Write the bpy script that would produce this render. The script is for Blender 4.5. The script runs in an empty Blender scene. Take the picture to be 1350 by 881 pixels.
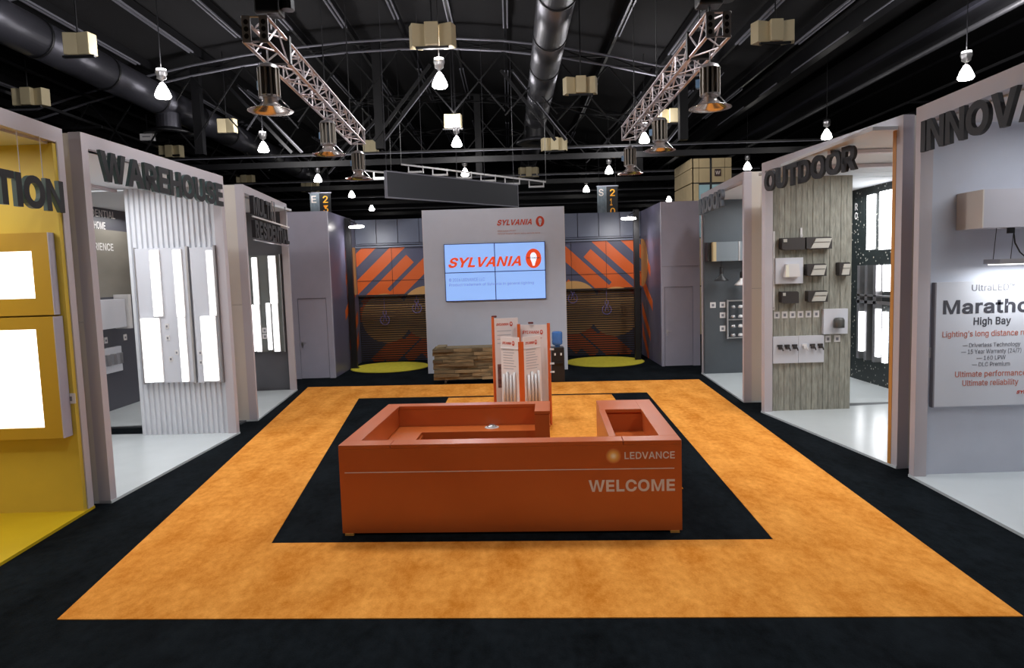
import bpy, bmesh, math, random, json
from mathutils import Matrix, Vector
random.seed(7)
S = bpy.context.scene
COL = S.collection
PI = math.pi

# ------------------------------------------------------------ camera, world, exposure, large lights
def setup():
    cd = bpy.data.cameras.new('camera'); cam = bpy.data.objects.new('camera', cd); COL.objects.link(cam)
    cd.sensor_width = 36; cd.lens = 36 * 900 / 1350; cd.clip_end = 300
    pitch = math.atan(79.1 / 900); roll = 0.0305
    fw = Vector((0, math.cos(pitch), -math.sin(pitch))); r0 = Vector((1, 0, 0)); u0 = r0.cross(fw)
    r = r0 * math.cos(roll) - u0 * math.sin(roll); u = r0 * math.sin(roll) + u0 * math.cos(roll)
    m = Matrix((r, u, -fw)).transposed().to_4x4(); m.translation = (0, 0, 2.9)
    cam.matrix_world = m
    S.camera = cam
    S.view_settings.view_transform = 'Standard'; S.view_settings.look = 'None'
    S.view_settings.gamma = 1; S.view_settings.use_curve_mapping = False
    S.view_settings.exposure = 0.0
    w = bpy.data.worlds.new('world'); S.world = w; w.use_nodes = True
    w.node_tree.nodes['Background'].inputs[0].default_value = (0.5, 0.55, 0.65, 1)
    w.node_tree.nodes['Background'].inputs[1].default_value = 0.02
setup()
LAMP_W = 1020      # every hall lamp
def light(name, kind, loc, energy, color=(1, 1, 1), rot=(0, 0, 0), **kw):
    d = bpy.data.lights.new(name, kind); d.energy = energy; d.color = color
    for k, v in kw.items(): setattr(d, k, v)
    o = bpy.data.objects.new(name, d); COL.objects.link(o); o.location = loc; o.rotation_euler = rot
    return o
HALL = [(-9.1, 18.7), (-1.7, 18.5), (12.7, 19.3), (-9.3, 26.7), (-1.9, 26.8), (5.4, 27.2), (12.7, 27.6), (-9.6, 35.2),
        (-2.1, 34.7), (5.2, 35.4), (12.3, 35.5), (-9.5, 42.2), (4.9, 43.1), (-10.0, 50.7), (11.8, 50.7)]
for x, y in HALL:
    light('hall_lamp_light', 'SPOT', (x, y, 7.98), LAMP_W, (.95, .97, 1), spot_size=math.radians(150), spot_blend=.5, shadow_soft_size=.2)
for x, y in [(-9, 10.5), (-1.8, 10.5), (5.3, 10.5), (12.6, 10.5), (-9, 2.4), (-1.8, 2.4), (5.3, 2.4)]:   # unseen lamps added on the hall's grid, overhead and behind, to light the plaza
    light('hall_lamp_light', 'SPOT', (x, y, 7.98), LAMP_W * .45, (.95, .97, 1), spot_size=math.radians(150), spot_blend=.5, shadow_soft_size=.2)
for x, y in HALL[:6] + [(-9, 10.5), (-1.8, 10.5), (5.3, 10.5)]:                 # added point lights at lamp positions, so the roof steelwork shows
    light('roof_fill_light', 'POINT', (x, y, 8.75), 330, (1, .97, .98), shadow_soft_size=.5)

# ------------------------------------------------------------ materials
def lin(c):
    return tuple(((x / 255) / 12.92 if x / 255 <= .04045 else ((x / 255 + .055) / 1.055) ** 2.4) for x in c) + (1,)
MATS = {}
def mat(name, rgb, rough=.6, metal=0, emit=0, bump=0, bscale=40, var=0, vscale=3, rnd=0, stretch=None, coat=0, alpha=1, trans=0):
    if name in MATS: return MATS[name]
    m = bpy.data.materials.new(name); m.use_nodes = True; MATS[name] = m
    nt = m.node_tree; b = nt.nodes['Principled BSDF']
    c = lin(rgb)
    b.inputs['Base Color'].default_value = c; b.inputs['Roughness'].default_value = rough; b.inputs['Metallic'].default_value = metal
    if coat: b.inputs['Coat Weight'].default_value = coat; b.inputs['Coat Roughness'].default_value = .15
    if alpha < 1: b.inputs['Alpha'].default_value = alpha
    if trans: b.inputs['Transmission Weight'].default_value = trans
    if emit:
        b.inputs['Emission Color'].default_value = c; b.inputs['Emission Strength'].default_value = emit
    tc = None
    def coords():
        nonlocal tc
        if tc is None:
            t = nt.nodes.new('ShaderNodeTexCoord'); mp = nt.nodes.new('ShaderNodeMapping')
            nt.links.new(t.outputs['Object'], mp.inputs[0]); mp.inputs['Scale'].default_value = stretch or (1, 1, 1); tc = mp
        return tc.outputs[0]
    col = None
    if var:
        n = nt.nodes.new('ShaderNodeTexNoise'); n.inputs['Scale'].default_value = vscale; n.inputs['Detail'].default_value = 6
        nt.links.new(coords(), n.inputs['Vector'])
        rp = nt.nodes.new('ShaderNodeValToRGB'); rp.color_ramp.elements[0].position = .3; rp.color_ramp.elements[1].position = .7
        rp.color_ramp.elements[0].color = tuple(x * (1 - var) for x in c[:3]) + (1,); rp.color_ramp.elements[1].color = tuple(min(1, x * (1 + var)) for x in c[:3]) + (1,)
        nt.links.new(n.outputs['Fac'], rp.inputs[0]); col = rp.outputs[0]
    if rnd:
        oi = nt.nodes.new('ShaderNodeObjectInfo'); mr = nt.nodes.new('ShaderNodeMapRange'); mr.inputs[3].default_value = 1 - rnd; mr.inputs[4].default_value = 1 + rnd
        nt.links.new(oi.outputs['Random'], mr.inputs[0])
        mx = nt.nodes.new('ShaderNodeVectorMath'); mx.operation = 'SCALE'
        if col: nt.links.new(col, mx.inputs[0])
        else: mx.inputs[0].default_value = c[:3]
        nt.links.new(mr.outputs[0], mx.inputs['Scale']); col = mx.outputs[0]
    if col: nt.links.new(col, b.inputs['Base Color'])
    if bump:
        n = nt.nodes.new('ShaderNodeTexNoise'); n.inputs['Scale'].default_value = bscale; n.inputs['Detail'].default_value = 4
        nt.links.new(coords(), n.inputs['Vector'])
        bp = nt.nodes.new('ShaderNodeBump'); bp.inputs['Strength'].default_value = bump; bp.inputs['Distance'].default_value = .02
        nt.links.new(n.outputs['Fac'], bp.inputs['Height']); nt.links.new(bp.outputs[0], b.inputs['Normal'])
    return m
WHITE = mat('white_laminate', (205, 203, 208), .45, bump=.03)
FRAME = mat('pale_frame_laminate', (190, 183, 188), .5, bump=.03)
BEIGE = mat('greige_side_wall', (210, 202, 192), .6)
LAV = mat('lavender_grey_wall', (174, 172, 188), .6, var=.03)
SCRW = mat('screen_wall_white', (192, 196, 208), .6, var=.02)
NAVY = mat('slate_violet_wall', (92, 90, 112), .35)
PANELG = mat('grey_blue_panel', (98, 105, 124), .4)
FLOORW = mat('white_floor_panel', (200, 206, 208), .22, var=.03, vscale=1.5)
YWALL = mat('mustard_wall', (204, 176, 64), .5, var=.03)
YFLOOR = mat('yellow_floor', (200, 170, 30), .35, var=.03)
YBOX = mat('mustard_light_box', (184, 146, 40), .45)
LETTER = mat('charcoal_letter', (33, 33, 37), .6)
LETSIDE = mat('letter_edge_reflection', (70, 92, 92), .5)  # teal reflection on the letter sides, put into their colour
BLACK = mat('black_steel', (20, 20, 23), .45)
ROOFM = mat('black_roof_deck', (15, 14, 18), .9, bump=.6, bscale=30, stretch=(.02, 6, 1))
DGREY = mat('dark_grey_wall', (74, 80, 86), .5, var=.05)
MRW = mat('charcoal_wall', (92, 92, 98), .5, var=.04)
CHROME = mat('truss_aluminium', (200, 190, 192), .35, .85)
STEEL = mat('galvanised_duct', (120, 120, 126), .38, .9, bump=.25, bscale=8, stretch=(0, 14, 0))
DUCTD = mat('dark_duct', (78, 78, 86), .36, .55, bump=.25, bscale=8, stretch=(0, 14, 0))
STRIP = mat('unistrut_grey', (135, 135, 145), .5, .3)
CREAM = mat('cream_box', (200, 186, 150), .6)
DESK = mat('burnt_orange_laminate', (188, 92, 42), .32, var=.03, vscale=2, coat=.1)
DESKI = mat('burnt_orange_inner', (196, 98, 40), .4)
MNAVY = mat('mural_slate', (74, 76, 100), .5)
ORANGE = mat('orange_vinyl', (204, 90, 28), .5)
RED = mat('red_print', (196, 62, 30), .5)
PRINTW = mat('pale_print', (220, 205, 195), .5)
PRINTG = mat('grey_print', (120, 120, 128), .6); PRINTL = mat('pale_grey_print', (168, 166, 170), .6)
PRINTD = mat('dark_print', (62, 62, 70), .6)
PRINTR = mat('faded_red_print', (190, 110, 90), .6)
PLASTIC = mat('white_plastic', (216, 214, 214), .4)
CLOUD = mat('board_white', (204, 206, 214), .4)
TAN = mat('tan_vinyl', (196, 150, 92), .6)
SLATM = mat('dark_louvre', (34, 24, 22), .6)
PURPLE = mat('violet_print', (118, 108, 168), .6)
LIME = mat('yellow_green_rug', (196, 184, 48), .95, bump=.5, bscale=90, var=.12, vscale=8)
WOODY = mat('reclaimed_wood', (130, 114, 86), .9, bump=1, bscale=14, var=.5, vscale=3, rnd=.45, stretch=(1.2, 8, 12))
WOODE = mat('oak_edge', (196, 138, 66), .5, var=.1, stretch=(1, 1, .1), vscale=20)
TANB = mat('tan_stone_panel', (190, 170, 130), .7, var=.05)
RUBBER = mat('black_plastic', (26, 26, 28), .4)
BLUE = mat('blue_bottle', (70, 120, 190), .1, alpha=.85)
SILV = mat('brushed_silver', (190, 188, 190), .3, .9)
GLOW = mat('lamp_glow', (255, 250, 245), .5, emit=26)
LED = mat('led_panel_glow', (250, 252, 255), .5, emit=4)
LEDW = mat('led_white_glow', (255, 252, 246), .5, emit=2.2)
SCRB = mat('screen_blue', (140, 178, 240), .3, emit=.72)
SCRR = mat('screen_red', (216, 72, 34), .3, emit=.7)
SCRD = mat('screen_grey_text', (110, 130, 175), .3, emit=.6)
SCRWT = mat('screen_white', (225, 235, 250), .3, emit=.8)
CONC = mat('board_marked_concrete', (150, 149, 138), .8, bump=.6, bscale=14, var=.28, vscale=4, rnd=.1, stretch=(6, 6, 1.0))

def carpet(name, a, b, rows):
    m = bpy.data.materials.new(name); m.use_nodes = True; nt = m.node_tree; p = nt.nodes['Principled BSDF']
    p.inputs['Roughness'].default_value = .95; p.inputs['Specular IOR Level'].default_value = .03
    tc = nt.nodes.new('ShaderNodeTexCoord')
    def noise(scale, sc, det=5):
        mp = nt.nodes.new('ShaderNodeMapping'); mp.inputs['Scale'].default_value = sc; nt.links.new(tc.outputs['Object'], mp.inputs[0])
        n = nt.nodes.new('ShaderNodeTexNoise'); n.inputs['Scale'].default_value = scale; n.inputs['Detail'].default_value = det
        nt.links.new(mp.outputs[0], n.inputs['Vector']); return n.outputs['Fac']
    n1 = noise(1.8, (1.3, .7, 1)); n2 = noise(9, (1.4, .8, 1)); n3 = noise(70, (1, 1, 1), 3)
    ad = nt.nodes.new('ShaderNodeMath'); ad.operation = 'MULTIPLY_ADD'; ad.inputs[1].default_value = .8; nt.links.new(n2, ad.inputs[0]); nt.links.new(n1, ad.inputs[2])
    ad2 = nt.nodes.new('ShaderNodeMath'); ad2.operation = 'MULTIPLY_ADD'; ad2.inputs[1].default_value = .5; nt.links.new(n3, ad2.inputs[0]); nt.links.new(ad.outputs[0], ad2.inputs[2])
    last = ad2.outputs[0]
    if rows:      # roller marks left by the vacuum along the pile
        wv = nt.nodes.new('ShaderNodeTexWave'); wv.inputs['Scale'].default_value = .55; wv.inputs['Distortion'].default_value = 2.5; wv.inputs['Detail'].default_value = 3
        nt.links.new(tc.outputs['Object'], wv.inputs['Vector'])
        ad3 = nt.nodes.new('ShaderNodeMath'); ad3.operation = 'MULTIPLY_ADD'; ad3.inputs[1].default_value = .12; nt.links.new(wv.outputs['Fac'], ad3.inputs[0]); nt.links.new(last, ad3.inputs[2]); last = ad3.outputs[0]
    rp = nt.nodes.new('ShaderNodeValToRGB'); rp.color_ramp.elements[0].position = .36; rp.color_ramp.elements[1].position = .64
    hf = nt.nodes.new('ShaderNodeMath'); hf.operation = 'MULTIPLY'; hf.inputs[1].default_value = 1 / (2.42 if rows else 2.3); nt.links.new(last, hf.inputs[0]); last = hf.outputs[0]
    rp.color_ramp.elements[0].color = lin(a); rp.color_ramp.elements[1].color = lin(b)
    nt.links.new(last, rp.inputs[0]); nt.links.new(rp.outputs[0], p.inputs['Base Color'])
    bp = nt.nodes.new('ShaderNodeBump'); bp.inputs['Strength'].default_value = .5; bp.inputs['Distance'].default_value = .012
    nt.links.new(ad2.outputs[0], bp.inputs['Height']); nt.links.new(bp.outputs[0], p.inputs['Normal'])
    return m
CARB = carpet('black_carpet', (8, 11, 13), (25, 30, 34), False)
CARO = carpet('orange_carpet_pile', (194, 116, 36), (238, 164, 78), True)

# ------------------------------------------------------------ mesh helpers (all in world coordinates)
WM = {}
def wm(o): return WM.get(o.name, Matrix()) if o else Matrix()
class MB:
    def __init__(s): s.v = []; s.f = []; s.m = []
    def add(s, vs, fs, M=None, mi=0):
        n = len(s.v)
        s.v += [tuple(M @ Vector(p)) if M else tuple(p) for p in vs]
        s.f += [tuple(i + n for i in f) for f in fs]; s.m += [mi] * len(fs)
        return s
    def box(s, x0, x1, y0, y1, z0, z1, M=None, mi=0):
        vs = [(x0, y0, z0), (x1, y0, z0), (x1, y1, z0), (x0, y1, z0), (x0, y0, z1), (x1, y0, z1), (x1, y1, z1), (x0, y1, z1)]
        return s.add(vs, [(0, 3, 2, 1), (4, 5, 6, 7), (0, 1, 5, 4), (1, 2, 6, 5), (2, 3, 7, 6), (3, 0, 4, 7)], M, mi)
    def prism(s, poly, a, b, M=None, mi=0):      # polygon (x, z) extruded along y from a to b
        n = len(poly)
        vs = [(x, a, z) for x, z in poly] + [(x, b, z) for x, z in poly]
        return s.add(vs, [tuple(range(n)), tuple(reversed(range(n, 2 * n)))] + [(i, i + n, (i + 1) % n + n, (i + 1) % n) for i in range(n)], M, mi)
    def slab(s, poly, z0, z1, M=None, mi=0):     # polygon (x, y) from z0 to z1
        n = len(poly)
        vs = [(x, y, z0) for x, y in poly] + [(x, y, z1) for x, y in poly]
        return s.add(vs, [tuple(reversed(range(n))), tuple(range(n, 2 * n))] + [(i, (i + 1) % n, (i + 1) % n + n, i + n) for i in range(n)], M, mi)
    def tube(s, p, q, r, n=6, r2=None, M=None, mi=0):
        p = Vector(p); q = Vector(q); d = q - p
        if d.length < 1e-6: return s
        z = d.normalized(); x = z.orthogonal().normalized(); y = z.cross(x); r2 = r if r2 is None else r2
        vs = []
        for c, rr in ((p, r), (q, r2)):
            for i in range(n):
                a = 2 * PI * i / n + PI / n; vs.append(c + x * math.cos(a) * rr + y * math.sin(a) * rr)
        return s.add(vs, [(i, (i + 1) % n, (i + 1) % n + n, i + n) for i in range(n)] + [tuple(reversed(range(n))), tuple(range(n, 2 * n))], M, mi)
    def path(s, pts, r, n=6, mi=0):
        for a, b in zip(pts, pts[1:]): s.tube(a, b, r, n, mi=mi)
        return s
    def beam(s, p, q, w, h, mi=0):               # rectangular bar, w sideways and h upward
        p = Vector(p); q = Vector(q); z = (q - p).normalized()
        up = Vector((0, 0, 1)) if abs(z.z) < .95 else Vector((0, 1, 0))
        x = z.cross(up).normalized() * w / 2; y = x.cross(z).normalized() * h / 2
        vs = [p - x - y, p + x - y, p + x + y, p - x + y, q - x - y, q + x - y, q + x + y, q - x + y]
        return s.add(vs, [(0, 3, 2, 1), (4, 5, 6, 7), (0, 1, 5, 4), (1, 2, 6, 5), (2, 3, 7, 6), (3, 0, 4, 7)], None, mi)
    def lathe(s, prof, c=(0, 0, 0), n=20, mi=0, M=None):   # profile (r, z)
        k = len(prof); vs = []
        for r, z in prof:
            for i in range(n):
                a = 2 * PI * i / n; vs.append((c[0] + r * math.cos(a), c[1] + r * math.sin(a), c[2] + z))
        fs = [(j * n + i, j * n + (i + 1) % n, (j + 1) * n + (i + 1) % n, (j + 1) * n + i) for j in range(k - 1) for i in range(n)]
        return s.add(vs, fs, M, mi)
    def build(s, name, m, parent=None, smooth=False, bevel=0):
        inv = wm(parent).inverted() if parent else Matrix()
        me = bpy.data.meshes.new(name); me.from_pydata([tuple(inv @ Vector(v)) for v in s.v], [], s.f)
        for x in (m if isinstance(m, (list, tuple)) else [m]): me.materials.append(x)
        me.polygons.foreach_set('material_index', s.m)
        if smooth: me.polygons.foreach_set('use_smooth', [True] * len(me.polygons))
        me.update()
        if bevel:
            bm = bmesh.new(); bm.from_mesh(me)
            bmesh.ops.bevel(bm, geom=bm.edges[:], offset=bevel, segments=2, profile=.5, affect='EDGES'); bm.to_mesh(me); bm.free()
        o = bpy.data.objects.new(name, me); COL.objects.link(o)
        if parent: o.parent = parent; WM[o.name] = wm(parent)
        else: WM[o.name] = Matrix()
        return o
def box(name, x0, x1, y0, y1, z0, z1, m, parent=None, M=None, bevel=0):
    return MB().box(x0, x1, y0, y1, z0, z1, M).build(name, m, parent, bevel=bevel)
def thing(name, label, cat, loc=(0, 0, 0), rz=0, group=None):
    o = bpy.data.objects.new(name, None); COL.objects.link(o); o.empty_display_size = .1
    o.location = loc; o.rotation_euler = (0, 0, rz); o['label'] = label; o['category'] = cat
    if group: o['group'] = group
    WM[o.name] = Matrix.Translation(loc) @ Matrix.Rotation(rz, 4, 'Z')
    return o
def tag(o, label, cat, group=None):
    o['label'] = label; o['category'] = cat
    if group: o['group'] = group
    return o
def struct(o): o['kind'] = 'structure'; return o
def dup(root, loc, rz=None, label=None):
    def cp(o, par):
        c = o.copy(); COL.objects.link(c); c.parent = par
        for ch in [x for x in bpy.data.objects if x.parent == o]: cp(ch, c)
        return c
    r = cp(root, None); r.location = loc
    if rz is not None: r.rotation_euler = (0, 0, rz)
    if label: r['label'] = label
    return r
def ell(cx, cz, rx, rz, n=32, a0=0, a1=2 * PI):
    full = abs(a1 - a0 - 2 * PI) < 1e-6
    return [(cx + rx * math.cos(a0 + (a1 - a0) * i / (n if full else n - 1)), cz + rz * math.sin(a0 + (a1 - a0) * i / (n if full else n - 1))) for i in range(n)]
def clip(poly, x0, x1, z0, z1):
    for ax, lim, sg in ((0, x0, 1), (0, x1, -1), (1, z0, 1), (1, z1, -1)):
        out = []
        for i in range(len(poly)):
            a, b = poly[i - 1], poly[i]; da = (a[ax] - lim) * sg; db = (b[ax] - lim) * sg
            if da * db < 0:
                t = da / (da - db); out.append((a[0] + (b[0] - a[0]) * t, a[1] + (b[1] - a[1]) * t))
            if db >= 0: out.append(b)
        poly = out
        if not poly: return []
    return poly
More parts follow.
